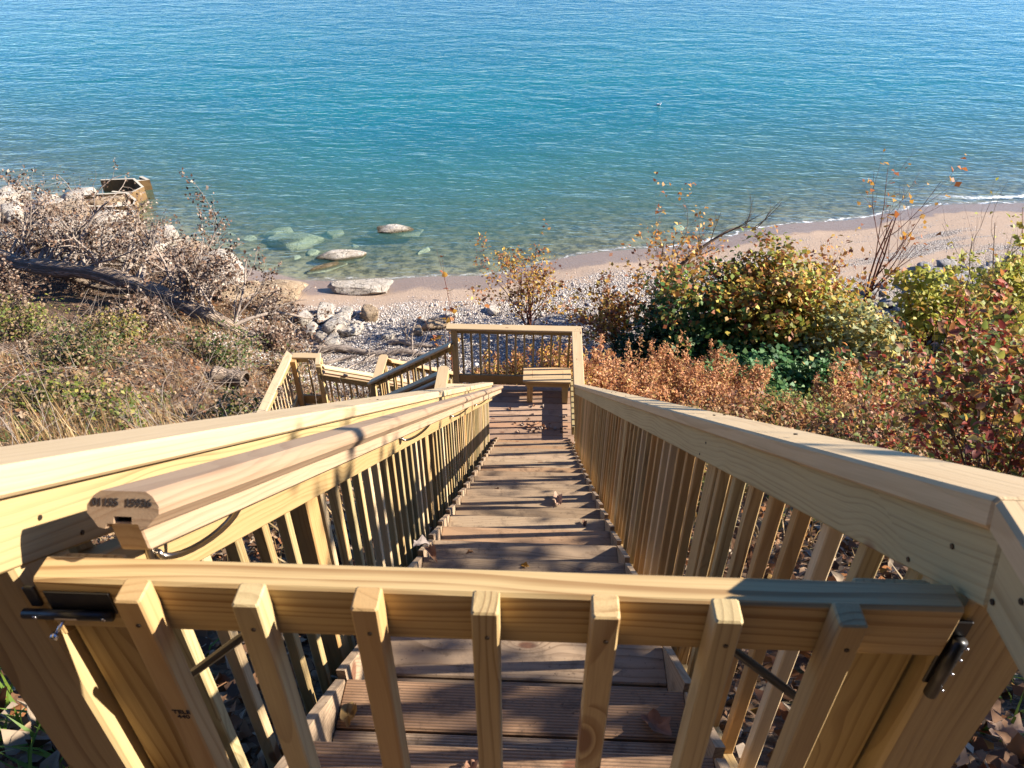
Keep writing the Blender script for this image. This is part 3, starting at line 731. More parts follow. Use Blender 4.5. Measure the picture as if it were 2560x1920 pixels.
# ------------------------------------------------------------------ foliage helpers
def leaf_mat(name='leaf', trans=.35, rough=.55):
    t = NT(name)
    c = t.attr('Col', 'Color')
    n = t.noise(t.node('ShaderNodeNewGeometry').outputs['Position'], 35, 3)
    c = t.mix(t.math('MULTIPLY', n, .45), c, (.30, .22, .12), 'MULTIPLY')
    a = t.bsdf(c, rough, None, .35)
    b = t.node('ShaderNodeBsdfTranslucent', {'Color': c}).outputs[0]
    return t.done(t.node('ShaderNodeMixShader', {0: trans, 1: a, 2: b}).outputs[0])
LEAF = leaf_mat(); DRY = leaf_mat('dry_leaf', .15, .8)
def bark_mat(name, a, b, scale=1.0):
    t = NT(name)
    p = t.node('ShaderNodeTexCoord').outputs['Object']
    n = t.noise(p, 30 * scale, 5, .7); n2 = t.noise(p, 6 * scale, 3)
    c = t.mix(t.mapr(n, .35, .7), a, b)
    c = t.mix(t.math('MULTIPLY', n2, .4), c, tuple(k * .4 for k in a))
    return t.done(t.bsdf(c, .9, t.bump(n, .8, .01), .2))
BARK = bark_mat('bark', (.10, .065, .045), (.26, .19, .14)); BARKG = bark_mat('grey_dead_wood', (.24, .185, .15), (.50, .42, .35)); BARKR = bark_mat('red_twig', (.12, .04, .03), (.24, .10, .06))
def unit(a): return a / np.maximum(np.linalg.norm(a, axis=-1, keepdims=True), 1e-9)
def leaves(name, P, size, pal, parent, mat=LEAF, updown=.5, dirs=None, width=.55, near=False, wts=None, r=None, kind=None, origin=None, jit=.25, curl=.18):
    r = r or rng; N = len(P)
    nrm = unit(r.normal(size=(N, 3)) + np.array([.25, 0, updown * 2]))
    d = r.normal(size=(N, 3)) if dirs is None else dirs + r.normal(size=(N, 3)) * .5
    d = unit(d - nrm * np.sum(d * nrm, 1, keepdims=True)); s = np.cross(nrm, d)
    L = size * r.uniform(.6, 1.35, N)[:, None]
    if near:
        T = [(0, 0, 0), (.5, 0, -.03), (1, 0, -curl), (.28, .5, .10), (.66, .40, .06), (.28, -.5, .10), (.66, -.40, .06)]
        faces = [(0, 3, 4, 1), (1, 4, 2), (0, 1, 6, 5), (1, 2, 6)]
        F4 = [(0, 1, 4, 3), (0, 5, 6, 1)]; F3 = [(1, 2, 4), (1, 6, 2)]
    else:
        T = [(0, 0, 0), (.45, .5, curl * .5), (1, 0, -curl), (.45, -.5, curl * .5)]; F4 = [(0, 3, 2, 1)]; F3 = []
    V = np.stack([P + d * L * a + s * L * b * width + nrm * L * c for a, b, c in T], 1); K = len(T)
    idx = np.arange(N)[:, None] * K
    Fs = []
    if F4: Fs.append((idx[:, None, :] + np.array(F4)[None]).reshape(-1, 4))
    if F3: Fs.append((idx[:, None, :] + np.array(F3)[None]).reshape(-1, 3))
    pal = np.array(pal); w = None if wts is None else np.array(wts, float) / np.sum(wts)
    c = pal[r.choice(len(pal), N, p=w)] if not callable(wts) else None
    c = c * r.uniform(1 - jit, 1 + jit, (N, 1))
    c = np.clip(np.repeat(c, K, 0), 0, 1)
    o = npmesh(name, V.reshape(-1, 3), Fs, mat, parent, c, origin=origin)
    return o
def tubes_np(lines, k=4):
    """lines: list of (pts (n,3), radii (n,))"""
    Vs = []; Fs = []; b = 0
    for P, rad in lines:
        n = len(P); T = np.gradient(P, axis=0); T = unit(T)
        ref = np.array([.3, .2, .93]) if abs(T[0] @ np.array([.3, .2, .93])) < .9 else np.array([1., 0, 0])
        A = unit(np.cross(T, ref)); B = np.cross(T, A); ang = np.arange(k) * 2 * np.pi / k
        Vv = P[:, None] + rad[:, None, None] * (A[:, None] * np.cos(ang)[None, :, None] + B[:, None] * np.sin(ang)[None, :, None])
        Vs.append(Vv.reshape(-1, 3)); i = (np.arange(n - 1)[:, None] * k + np.arange(k)[None]).ravel(); j = (np.arange(n - 1)[:, None] * k + (np.arange(k)[None] + 1) % k).ravel()
        Fs.append(np.stack([i, j, j + k, i + k], 1) + b); b += n * k
    return np.concatenate(Vs), np.concatenate(Fs)
def grow(r, p, d, L, rad, depth, lines, tips, nchild=3, wig=.25, up=.15, spread=.7, shrink=.62, seg=6, start=.3):
    pts = [p]; dd = unit(np.array(d, float)); st = L / seg
    for i in range(seg):
        dd = unit(dd + r.normal(size=3) * wig * .5 + np.array([0, 0, up * .3])); pts.append(pts[-1] + dd * st)
    pts = np.array(pts); rads = rad * np.linspace(1, .35 if depth > 0 else .3, seg + 1)
    lines.append((pts, rads))
    if depth == 0:
        for q in range(1, seg + 1): tips.append((pts[q], dd))
        return
    for c in range(nchild):
        i = min(seg - 1, int(seg * (start + (1 - start) * (c + r.uniform(0, 1)) / nchild)))
        base = pts[i]; dl = unit(pts[i + 1] - pts[i]); o = unit(np.cross(dl, r.normal(size=3)))
        grow(r, base, unit(dl + o * spread * r.uniform(.6, 1.3)), L * shrink * r.uniform(.7, 1.15), rads[i] * .62, depth - 1, lines, tips, nchild, wig, up, spread, shrink, max(3, seg - 1), start)
    tips.append((pts[-1], dd))
def shrub(name, label, cat, base, h, spreadr, nst, nleaf, lsize, pal, seed, wts=None, depth=2, bark=BARK, group=None, near=False, rad=.012, lean=(0, 0), dense=False, up=.2, jitter=.06, mat=LEAF, width=.55, nchild=3, wig=.25, toponly=0.0, k=4):
    r = np.random.default_rng(seed); b = np.array([base[0], base[1], base[2] if len(base) > 2 else ground(base[0], base[1]) - .03])
    root = empty(name, tuple(b), label, cat, group)
    lines = []; tips = []
    for i in range(nst):
        a = r.uniform(0, 2 * np.pi); rr_ = spreadr / h * r.uniform(.2, 1)
        d = np.array([math.cos(a) * rr_ + lean[0], math.sin(a) * rr_ + lean[1], 1.0])
        grow(r, b + np.array([math.cos(a), math.sin(a), 0]) * .06 * r.uniform(0, 1) * spreadr, d, h * r.uniform(.55, .8), rad * r.uniform(.7, 1.2), depth, lines, tips, nchild, wig, up)
    V, F = tubes_np(lines, k); npmesh('branches', V, F, bark, root, smooth=True)
    TP = np.array([t_[0] for t_ in tips]); TD = np.array([t_[1] for t_ in tips])
    if toponly > 0:
        m = TP[:, 2] > b[2] + h * toponly * r.uniform(.6, 1.1, len(TP)); TP, TD = (TP[m], TD[m]) if m.sum() > 5 else (TP, TD)
    # leaves sit in uneven clumps along the twigs
    wgt = r.random(len(TP)) ** 2.2 + .03; wgt /= wgt.sum()
    i = r.choice(len(TP), nleaf, p=wgt)
    P = TP[i] + r.normal(size=(nleaf, 3)) * jitter
    if nleaf: leaves('foliage', P, lsize, pal, root, mat, .5, TD[i], width, near, wts, r)
    return root
def bush(name, label, cat, base, radii, nclump, perclump, lsize, palfn, seed, group=None, bark=BARK, width=.6, near=False, stems=10, lift=.45, clump=.22, twig=True):
    """dense leafy mass: leaf clumps through the volume of an uneven mound; palfn(P, r)->colours"""
    r = np.random.default_rng(seed); b = np.array([base[0], base[1], ground(base[0], base[1]) - .05]) if len(base) < 3 else np.array(base)
    root = empty(name, tuple(b), label, cat, group)
    U = unit(r.normal(size=(nclump, 3))); U[:, 2] = np.abs(U[:, 2]) * 1.0 - .15
    lump = 1 + .80 * noise3(U * 2 + seed, 1.6, seed % 7) * 1.2 + .25 * noise3(U * 5, 1.5, 2)
    rad_ = r.uniform(.35, 1.0, nclump) ** .5
    Cc = b + np.array([0, 0, radii[2] * lift]) + U * np.array(radii) * (rad_ * lump)[:, None]
    P = np.repeat(Cc, perclump, 0) + r.normal(size=(nclump * perclump, 3)) * clump * np.array([1, 1, .7]) * np.repeat(r.uniform(.5, 1.3, nclump), perclump)[:, None]
    keepm = P[:, 2] > height(P[:, 0], P[:, 1]) + .02; P = P[keepm]
    N = len(P)
    lines = []
    for q in r.choice(nclump, min(stems, nclump), replace=False):
        e = Cc[q]; m = (b + e) / 2 + r.normal(size=3) * .15 * np.mean(radii)
        tt = np.linspace(0, 1, 7)[:, None]; pts = (1 - tt) ** 2 * b + 2 * tt * (1 - tt) * m + tt ** 2 * (b + (e - b) * 1.12)
        lines.append((pts, np.linspace(.022, .005, 7) * np.mean(radii)))
    V, F = tubes_np(lines, 4); npmesh('branches', V, F, bark, root, smooth=True)
    cols = palfn(P, b, r)
    out = unit(P - (b + np.array([0, 0, radii[2] * .3])))
    nrm = unit(r.normal(size=(N, 3)) * .7 + out * .5 + np.array([.2, -.1, .7])); d = r.normal(size=(N, 3)) + np.array([0, 0, -.5]); d = unit(d - nrm * np.sum(d * nrm, 1, keepdims=True)); s = np.cross(nrm, d)
    L = lsize * r.uniform(.55, 1.3, N)[:, None]
    T = [(0, 0, 0), (.4, .5, .08), (1, 0, -.12), (.4, -.5, .08)]
    VV = np.stack([P + d * L * a + s * L * bb * width + nrm * L * c for a, bb, c in T], 1).reshape(-1, 3)
    npmesh('foliage', VV, np.arange(N)[:, None] * 4 + np.array([[0, 3, 2, 1]]), LEAF, root, np.repeat(cols, 4, 0))
    return root
#PART2
# ------------------------------------------------------------------ rocks
def ico(sub):
    bm = bmesh.new(); bmesh.ops.create_icosphere(bm, subdivisions=sub, radius=1.0)
    V = np.array([v.co[:] for v in bm.verts]); F = np.array([[v.index for v in f.verts] for f in bm.faces]); bm.free(); return V, F
ICO = {k: ico(k) for k in (1, 2, 3, 4)}
def rock_geo(r, size, sub=3, cuts=14, flat=.0, rough=.07):
    V, F = ICO[sub]; V = np.sign(V) * np.abs(V) ** .75; V = V / np.abs(V).max() * 1.02
    for _ in range(cuts):
        n = unit(r.normal(size=3)); c = r.uniform(.55, .92); dd = V @ n; m = dd > c; V[m] -= np.outer(dd[m] - c, n) * .94
    for ax in (2, -2):
        n = np.array([r.normal() * .08, r.normal() * .08, np.sign(ax)]); n /= np.linalg.norm(n); c = r.uniform(.5, .7) if flat else .8; dd = V @ n; m = dd > c; V[m] -= np.outer(dd[m] - c, n) * .96
    V = V * (1 + rough * noise3(V * 1.1 + r.uniform(0, 40), 1.2, 1)[:, None] * 2.2 + rough * .6 * noise3(V * 5 + r.uniform(0, 40), 1.2, 2)[:, None])
    V = V * np.array(size) / 2 / np.array([.85, .85, .7])
    a = r.uniform(0, 6.28); ca, sa = math.cos(a), math.sin(a)
    return V @ np.array([[ca, sa, 0], [-sa, ca, 0], [0, 0, 1]]), F, a
def rock_mat(name, a, b, wetz=None):
    t = NT(name); p = t.node('ShaderNodeNewGeometry').outputs['Position']; oi = t.node('ShaderNodeObjectInfo').outputs['Random']
    n = t.noise(p, 4.5, 6, .65); n2 = t.noise(p, 40, 4, .7)
    ck = t.mapr(t.node('ShaderNodeTexVoronoi', {'Vector': t.vmath('ADD', p, t.noise(p, 2.0, 3, .6, 0, 1)), 'Scale': 2.6}, feature='DISTANCE_TO_EDGE').outputs['Distance'], .0, .035)
    c = t.mix(t.mapr(n, .35, .7), a, b); c = t.mix(ck, tuple(k * .45 for k in a), c); c = t.mix(t.math('MULTIPLY', t.mapr(n2, .5, .75), .45), c, tuple(k * .45 for k in a))
    c = t.mix(t.math('MULTIPLY', oi, .35), c, tuple(k * .7 for k in b))
    z = t.xyz(p)[2]
    w = t.mapr(t.math('ADD', z, t.math('MULTIPLY', n, .12)), WZ + .20, WZ + .06)
    c = t.mix(w, c, (.13, .10, .05)); c = t.mix(t.mapr(z, WZ - .03, WZ - .12), c, t.mix(n, (.44, .43, .26), (.88, .87, .68)))
    return t.done(t.bsdf(c, .85, t.bump(t.math('ADD', t.math('ADD', n2, n), t.math('MULTIPLY', ck, .8)), 1.0, .07), .25))
ROCKL = rock_mat('pale_limestone', (.50, .42, .33), (.74, .67, .58)); ROCKG = rock_mat('grey_stone', (.25, .235, .23), (.50, .47, .45)); ROCKT = rock_mat('tan_stone', (.40, .27, .16), (.60, .46, .31))
def rock(name, label, cat, x, y, size, seed, mat=ROCKL, group=None, z=None, sink=.3, rot=None, sub=3, flat=True, tilt=(0, 0), cuts=15):
    r = np.random.default_rng(seed); V, F, a = rock_geo(r, size, sub, cuts, flat)
    if rot is not None:
        c, s = math.cos(rot - a), math.sin(rot - a); V = V @ np.array([[c, s, 0], [-s, c, 0], [0, 0, 1]])
    V = V + np.stack([0 * V[:, 0], 0 * V[:, 0], V[:, 0] * tilt[0] + V[:, 1] * tilt[1]], 1)
    zz = (hbase(np.array([x]), np.array([y]))[0] if z is None else z) + size[2] * (.5 - sink)
    o = npmesh(name, V + np.array([x, y, zz]), F, mat, origin=(x, y, zz), smooth=False)
    return tag(o, label, cat, group)
# stones of the shallow water, each read off the photograph
rock('boulder', 'flat pale boulder standing just clear of the shallow water', 'boulder', -7.05, 23.5, (1.75, .75, .5), 11, ROCKL, rot=.05, z=WZ - .12, sub=4, cuts=24)
rock('boulder', 'large pale boulder drowned under the clear green shallows', 'boulder', -9.05, 25.3, (1.9, 1.5, .9), 12, ROCKL, rot=.2, z=WZ - .62, sub=4, cuts=24)
rock('boulder', 'small pale boulder breaking the water farthest from the beach', 'boulder', -5.39, 25.75, (1.9, .85, .5), 13, ROCKL, rot=.1, z=WZ - .21, sub=4, cuts=24)
rock('slab', 'long flat stone slab lying on the wet sand near the waterline', 'boulder', -5.6, 21.0, (2.0, .8, .42), 14, ROCKL, rot=.12, z=None, sink=.22, sub=4, cuts=24)
SUBL = ['long drowned rock just beyond the large drowned boulder', 'drowned rock farthest left in the clear shallows', 'small drowned rock at the near left of the large drowned boulder', 'yellowish drowned slab between the large drowned boulder and the dry flat one',
        'drowned slab near the tip of the dead brush', 'drowned rock left of the farthest emerging boulder', 'drowned rock at the near edge of the dry flat boulder', 'drowned yellow stones right of the tilted brown slab', 'dark drowned rock right of the flat pale boulder']
for i, (x, y, sx, sy) in enumerate([(-9.97, 25.9, 1.2, .6), (-11.0, 25.3, 1.0, .7), (-9.9, 24.75, .9, .6), (-8.86, 23.4, 1.6, .8), (-9.9, 22.9, 1.1, .8), (-6.74, 25.0, .9, .5), (-7.5, 22.9, .8, .5), (-6.3, 22.9, .9, .6), (-5.4, 23.9, .7, .5), (-8.2, 24.4, .7, .5), (-10.6, 24.0, .8, .6), (-7.9, 26.3, .8, .6), (-4.2, 24.6, .6, .4), (-11.9, 25.6, .9, .7), (2.5, 25.6, .9, .5), (5.2, 26.6, .9, .5)]):
    rock('submerged_rock', SUBL[i] if i < len(SUBL) else 'dim rock under the clear shallow water off the beach', 'rock', x, y, (sx, sy, .5), 30 + i, ROCKL, 'drowned rocks in the shallows', z=WZ - .55 - .1 * (i % 3))
rock('slab', 'tilted brown slab half in the water beside the flat pale boulder', 'rock', -7.3, 22.75, (1.3, .28, .2), 61, ROCKT, rot=.55, z=WZ - .08)
# pale blocks at the left along the waterline
LB = [(-12.78, 24.0, 1.7, 1.2, .35, 'wide pale slab awash at the water edge behind the dead brush', -.12),
      (-12.1, 23.45, 1.6, .8, .6, 'brown-edged stone block below the awash slab', 0), (-10.75, 21.9, 1.9, 1.3, .95, 'biggest pale cut block at the tip of the dead brush by the water', 0),
      (-10.2, 20.85, 1.7, 1.1, .6, 'pale block lying in front of the biggest cut block', 0), (-11.2, 21.1, 1.0, .9, .5, 'small pale block tucked left of the cut blocks', 0),
      (-8.5, 20.3, 2.0, 1.2, .5, 'broad tan-white slab on the sand beyond the brush', 0), (-9.2, 19.6, 1.5, 1.0, .5, 'tan slab half hidden by the twigs above the sand', 0),
      (-16.9, 26.75, 1.7, .55, .55, 'long rounded tan boulder inside the broken steel wall', .3), (-17.8, 26.0, 1.8, 1.2, .8, 'dark-sided boulder left of the long tan boulder', .1), (-16.1, 25.6, 1.5, .8, .5, 'white boulder inside the lower bay of the steel wall', .2)]
for i, (x, y, a, b, c, lab, dz) in enumerate(LB):
    rock('boulder', lab, 'boulder', x, y, (a, b, c), 70 + i, ROCKT if 'tan' in lab or 'brown' in lab else ROCKL, z=max(float(hbase(np.array([x]), np.array([y]))[0]), WZ - .25) + dz, rot=.1 * i - .3, sink=.25)
r_ = np.random.default_rng(5)
k = 0
while k < 62:
    x = r_.uniform(-22.5, -13.4); y = float(shore(x)) + r_.uniform(-4.2, 1.0)
    if x > -15 and y > 24.3: continue
    s = r_.uniform(.35, 1.0); k += 1
    rock('riprap_block', 'white riprap block in the heap at the far left shore', 'rock', x, y, (s * 1.4, s, s * .7), 200 + k, ROCKL, 'white riprap heaped at the left shore', z=max(float(height(np.array([x]), np.array([y]))[0]), WZ - .1), sub=2, sink=.2)
# beach stones
BS = [(-6.49, 19.13, .95, .5, 'long pale stone leftmost of the beach cluster'), (-6.95, 18.9, .8, .5, 'pale stone behind the twigs left of the beach cluster'), (-5.89, 18.5, 1.15, .75, 'biggest flat stone in the middle of the beach cluster'),
      (-5.45, 18.15, .85, .5, 'bright stone at the near side of the big flat one'), (-5.08, 19.18, .75, .7, 'square tan stone casting a dark shadow on the gravel'), (-5.85, 19.3, .6, .4, 'small upright stone behind the beach cluster'),
      (-3.44, 18.9, .3, .25, 'small round stone on open gravel above the landing rail'), (-3.05, 18.6, .75, .5, 'larger tan stone on open gravel left of the thin sapling'), (-3.5, 18.2, .5, .35, 'stone just below the larger tan stone'),
      (-5.82, 17.4, .7, .5, 'pale stone nearest the driftwood'), (-6.6, 18.1, .7, .45, 'pale stone half buried below the cluster'), (-6.2, 17.7, .6, .4, 'pale stone beside dry stalks'), (-2.6, 19.3, .4, .25, 'pale stone left of the yellow shrub foot'),
      (-1.4, 19.6, .5, .3, 'pale stone in the gravel right of the thin sapling'), (-.5, 20.1, .35, .25, 'little stone before the yellow shrub'), (-4.3, 17.9, .35, .3, 'little stone between driftwood and cluster')]
for i, (x, y, a, b, lab) in enumerate(BS):
    rock('beach_stone', lab, 'stone', x, y, (a, b, min(a, b) * .62), 300 + i, ROCKT if 'tan' in lab else ROCKL, 'stones lying on the gravel beach', sink=.18)
# grey stones at the toe on the right
k = 0; RR_ = []
while k < 150:
    x = r_.uniform(8.2, 17.5); y = r_.uniform(15.8, 23.0)
    yc = 18.3 + (x - 9.5) * .72
    if abs(y - yc) > 1.9 or (y > 22.6): continue
    s = r_.uniform(.16, .55) * (1.25 if x > 12 else 1.0); k += 1
    rock('grey_stone', 'grey rounded stone in the bank of rocks right of the bare sapling', 'stone', x, y, (s * 1.5, s, s * .62), 400 + k, ROCKG, 'grey stones banked at the foot of the bluff', sub=2, sink=.15)
# gravel pebbles over the beach: uncountable
def pebbles(n, xr, dr, sr, seed, name, gap=None):
    r = np.random.default_rng(seed); x = r.uniform(xr[0], xr[1], n); d = r.uniform(dr[0], dr[1], n); y = shore(x) - d
    z = height(x, y); V0, F0 = ICO[1]; s = r.uniform(sr[0], sr[1], n) * r.uniform(.6, 1.0, n)
    sc = np.stack([s * r.uniform(.9, 1.6, n), s, s * .55], 1); a = r.uniform(0, 6.28, n)
    V = V0[None] * sc[:, None, :]; X = V[..., 0] * np.cos(a)[:, None] - V[..., 1] * np.sin(a)[:, None]; Y = V[..., 0] * np.sin(a)[:, None] + V[..., 1] * np.cos(a)[:, None]
    V = np.stack([X + x[:, None], Y + y[:, None], V[..., 2] + z[:, None] + (s * .25)[:, None]], 2)
    F = (np.arange(n)[:, None, None] * len(V0) + F0[None]).reshape(-1, 3)
    pal = np.array([(.66, .61, .56), (.74, .70, .65), (.48, .43, .39), (.34, .30, .28), (.50, .42, .34), (.60, .50, .42)])
    c = pal[r.choice(len(pal), n)] * r.uniform(.75, 1.15, (n, 1))
    tag(npmesh(name, V.reshape(-1, 3), F, DRYR, None, np.repeat(np.clip(c, 0, 1), len(V0), 0)), kind='stuff')
t = NT('pebble'); DRYR = t.done(t.bsdf(t.attr('Col', 'Color'), .85, None, .3))
pebbles(26000, (-8.5, 8.0), (1.9, 7.0), (.010, .030), 1, 'gravel')
pebbles(6000, (-8, 17), (1.4, 8.0), (.010, .022), 2, 'gravel')
pebbles(170, (-8, 9), (2.2, 7.0), (.05, .10), 3, 'gravel')

# broken steel / concrete cribbing in the water at the left
def wall_sheet(pts, lab, top, seed, thick=.10):
    mb = MB()
    P = [Vector((x, y, 0)) for x, y in pts]
    L = []; Rr = []
    for i, p in enumerate(P):
        d = (P[min(i + 1, len(P) - 1)] - P[max(i - 1, 0)]).normalized(); s = Vector((-d.y, d.x, 0)) * thick / 2
        L.append(p + s); Rr.append(p - s)
    rs = random.Random(seed); T = [top + rs.uniform(-.05, .05) for _ in P]; n = len(P)
    vs = [(*v.xy, WZ - .9) for v in L] + [(*v.xy, WZ - .9) for v in Rr] + [(v.x, v.y, T[i]) for i, v in enumerate(L)] + [(v.x, v.y, T[i]) for i, v in enumerate(Rr)]
    fs = []
    for i in range(n - 1): fs += [(i, 2 * n + i, 2 * n + i + 1, i + 1), (n + i, n + i + 1, 3 * n + i + 1, 3 * n + i), (2 * n + i, 3 * n + i, 3 * n + i + 1, 2 * n + i + 1)]
    fs += [(0, n, 3 * n, 2 * n), (n - 1, 3 * n - 1, 4 * n - 1, 2 * n - 1)]
    mb.add(vs, fs, None); o = mb.build('sheet_pile_wall', RUST, None, origin=(*P[0].xy, WZ)); tag(o, lab, 'sea wall', 'broken wall sections in the water')
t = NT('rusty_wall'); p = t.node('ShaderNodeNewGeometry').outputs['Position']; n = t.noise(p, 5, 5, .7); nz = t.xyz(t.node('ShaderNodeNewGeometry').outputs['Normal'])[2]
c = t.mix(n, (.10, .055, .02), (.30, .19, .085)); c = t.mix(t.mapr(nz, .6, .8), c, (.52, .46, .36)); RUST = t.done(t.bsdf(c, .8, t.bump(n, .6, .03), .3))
wall_sheet([(-17.94, 28.83), (-16.55, 28.83), (-15.84, 28.04), (-16.16, 27.53), (-16.9, 27.62)], 'farthest broken wall section, squared off round open water', -11.5, 1)
wall_sheet([(-16.5, 28.88), (-16.06, 29.0), (-16.64, 29.55)], 'rusty spur poking out past the farthest wall section', -11.62, 2, .14)
wall_sheet([(-17.9, 27.3), (-16.27, 27.5), (-15.62, 26.86), (-15.5, 26.36), (-16.2, 26.2)], 'middle wall section bent round the tan boulder', -11.5, 3)
wall_sheet([(-17.9, 26.3), (-15.61, 26.3), (-15.13, 25.73), (-15.12, 25.18), (-15.9, 24.9)], 'nearest tall wall section enclosing white stones', -11.5, 4)
wall_sheet([(-16.4, 25.3), (-15.31, 25.15), (-14.64, 24.72), (-14.5, 24.3)], 'low last piece of wall next to the dead brush', -11.6, 5)

# ------------------------------------------------------------------ ground cover (uncountable)
def scatter(n, xr, yr, seed, ok=None):
    r = np.random.default_rng(seed); x = r.uniform(*xr, n); y = r.uniform(*yr, n)
    m = np.ones(n, bool)
    if ok is not None: m = ok(x, y, r)
    return x[m], y[m], r
BROWN = [(.17, .085, .04), (.25, .135, .07), (.34, .22, .13), (.09, .045, .022), (.40, .31, .22), (.22, .09, .035)]
def onslope(x, y, r=None):
    d = shore(x) - y; L = sst((-x - 5.5) / 2)
    return ((-1.12 - .72 * y) > (WZ + .09 * d) - .5) | ((L > .5) & (d > 2.2))
def litter(n, xr, yr, size, seed, name, pal=BROWN, ok=None, ud=.8, zoff=.02, wts=None, near=False):
    x, y, r = scatter(n, xr, yr, seed, (lambda x, y, r: onslope(x, y) & (ok(x, y, r) if ok else True)))
    m = ~((np.abs(x + .0) < .62) & (y > -1) & (y < 9.0) & False); P = np.stack([x, y, height(x, y) + zoff + r.uniform(0, .03, len(x))], 1)
    o = leaves(name, P, size, pal, None, DRY, ud, None, .7, near, wts, r, curl=.5 if near else .18); tag(o, kind='stuff')
litter(34000, (-12, 0), (.5, 20), .085, 21, 'leaf_litter')
litter(22000, (0, 12), (.5, 16), .085, 22, 'leaf_litter', BROWN + [(.42, .17, .05), (.45, .26, .07)])
litter(5000, (-3.2, 3.4), (.1, 3.2), .07, 23, 'leaf_litter', zoff=.015, near=True)
def blades(n, xr, yr, hgt, seed, name, pal, ok=None, wid=.006, bend=.5, clump=0, wts=None, flatg=False):
    x, y, r = scatter(n, xr, yr, seed, (lambda x, y, r: onslope(x, y) & (ok(x, y, r) if ok else True)))
    if clump:
        cx, cy = x[::clump], y[::clump]; i = r.integers(0, len(cx), len(x)); x = cx[i] + r.normal(size=len(x)) * .09; y = cy[i] + r.normal(size=len(y)) * .09
    N = len(x); P = np.stack([x, y, height(x, y) - .02], 1); d = unit(np.stack([r.normal(size=N), r.normal(size=N) + .15, np.zeros(N)], 1)); H = hgt * r.uniform(.4, 1.25, N)[:, None]
    s = np.stack([-d[:, 1], d[:, 0], 0 * d[:, 0]], 1) * (wid * r.uniform(.6, 1.4, N))[:, None]; up = np.array([0, 0, 1.]); B = bend * r.uniform(.2, 1.2, N)[:, None]
    Q = [P - s, P + s, P + up * H * .55 + d * H * B * .3 + s * .7, P + up * H * .55 + d * H * B * .3 - s * .7, P + up * H * (1 - .25 * B) + d * H * B]
    V = np.stack(Q, 1).reshape(-1, 3); i = np.arange(N)[:, None] * 5
    pal = np.array(pal); w = None if wts is None else np.array(wts) / sum(wts); c = pal[r.choice(len(pal), N, p=w)] * r.uniform(.75, 1.25, (N, 1))
    tag(npmesh(name, V, [i + np.array([[0, 1, 2, 3]]), i + np.array([[3, 2, 4]])], LEAF, None, np.repeat(np.clip(c, 0, 1), 5, 0)), kind='stuff')
GRN = [(.12, .17, .03), (.07, .11, .02), (.20, .24, .045), (.04, .07, .018)]
STRAW = [(.46, .31, .14), (.56, .41, .22), (.34, .20, .085), (.24, .13, .055)]
gm = lambda x, y, r: fbm(x * .6, y * .6, 3, 12) + r.uniform(-.12, .12, len(x)) > .02
blades(10000, (-12, -.8), (3, 17), .16, 31, 'grass', GRN + [(.26, .27, .06)], gm, .010, .8, clump=14)
blades(9000, (.8, 11), (2, 15), .18, 32, 'grass', GRN, lambda x, y, r: fbm(x * .6, y * .6, 3, 14) + r.uniform(-.12, .12, len(x)) > .08, .010, .8, clump=14)
blades(15000, (-12, -.9), (1.5, 19), .30, 33, 'dry_grass', STRAW, None, .006, 1.1, clump=10)
blades(9000, (.9, 12), (1.5, 16), .30, 34, 'dry_grass', STRAW + [(.45, .22, .07)], None, .006, 1.1, clump=10)
blades(700, (-6.6, -3.6), (2.2, 7.0), .9, 35, 'dry_grass', STRAW, lambda x, y, r: x < -3.0 - .42 * y + 1.9 + r.normal(size=len(x)) * .4, .006, .45, clump=9)
blades(420, (-2.2, -1.0), (.2, 1.2), .16, 36, 'grass', [(.20, .30, .04), (.14, .24, .03)], None, .008, .9, clump=30)
blades(420, (1.2, 2.4), (.2, 1.4), .16, 37, 'grass', [(.20, .30, .04), (.14, .24, .03)], None, .008, .9, clump=30)
# low leafy weeds as a mass
def weeds(n, xr, yr, seed, name, pal, size=.07, h=.18, ok=None, lift=True, width=.6):
    x, y, r = scatter(max(n // 22, 4), xr, yr, seed, (lambda x, y, r: onslope(x, y) & (ok(x, y, r) if ok else True)))
    i = r.integers(0, len(x), n); X = x[i] + r.normal(size=n) * .16; Y = y[i] + r.normal(size=n) * .16
    P = np.stack([X, Y, height(X, Y) + r.uniform(.02, h, n) * r.uniform(.4, 1.4, len(x))[i]], 1); tag(leaves(name, P, size, pal, None, LEAF, .7, None, width, False, None, r), kind='stuff')
weeds(3800, (-10, -1.2), (4, 16), 41, 'weeds', GRN + [(.20, .22, .05), (.35, .28, .07)], ok=lambda x, y, r: fbm(x * .5, y * .5, 3, 20) > .02)
weeds(12000, (1.0, 10.5), (5, 15.5), 42, 'weeds', [(.42, .22, .06), (.50, .34, .10), (.30, .13, .04), (.20, .22, .05), (.34, .30, .08), (.48, .30, .14)], .07, .35)
weeds(5000, (1.0, 9), (3, 12), 43, 'weeds', [(.16, .20, .05), (.25, .26, .07), (.36, .24, .07)], .07, .3)

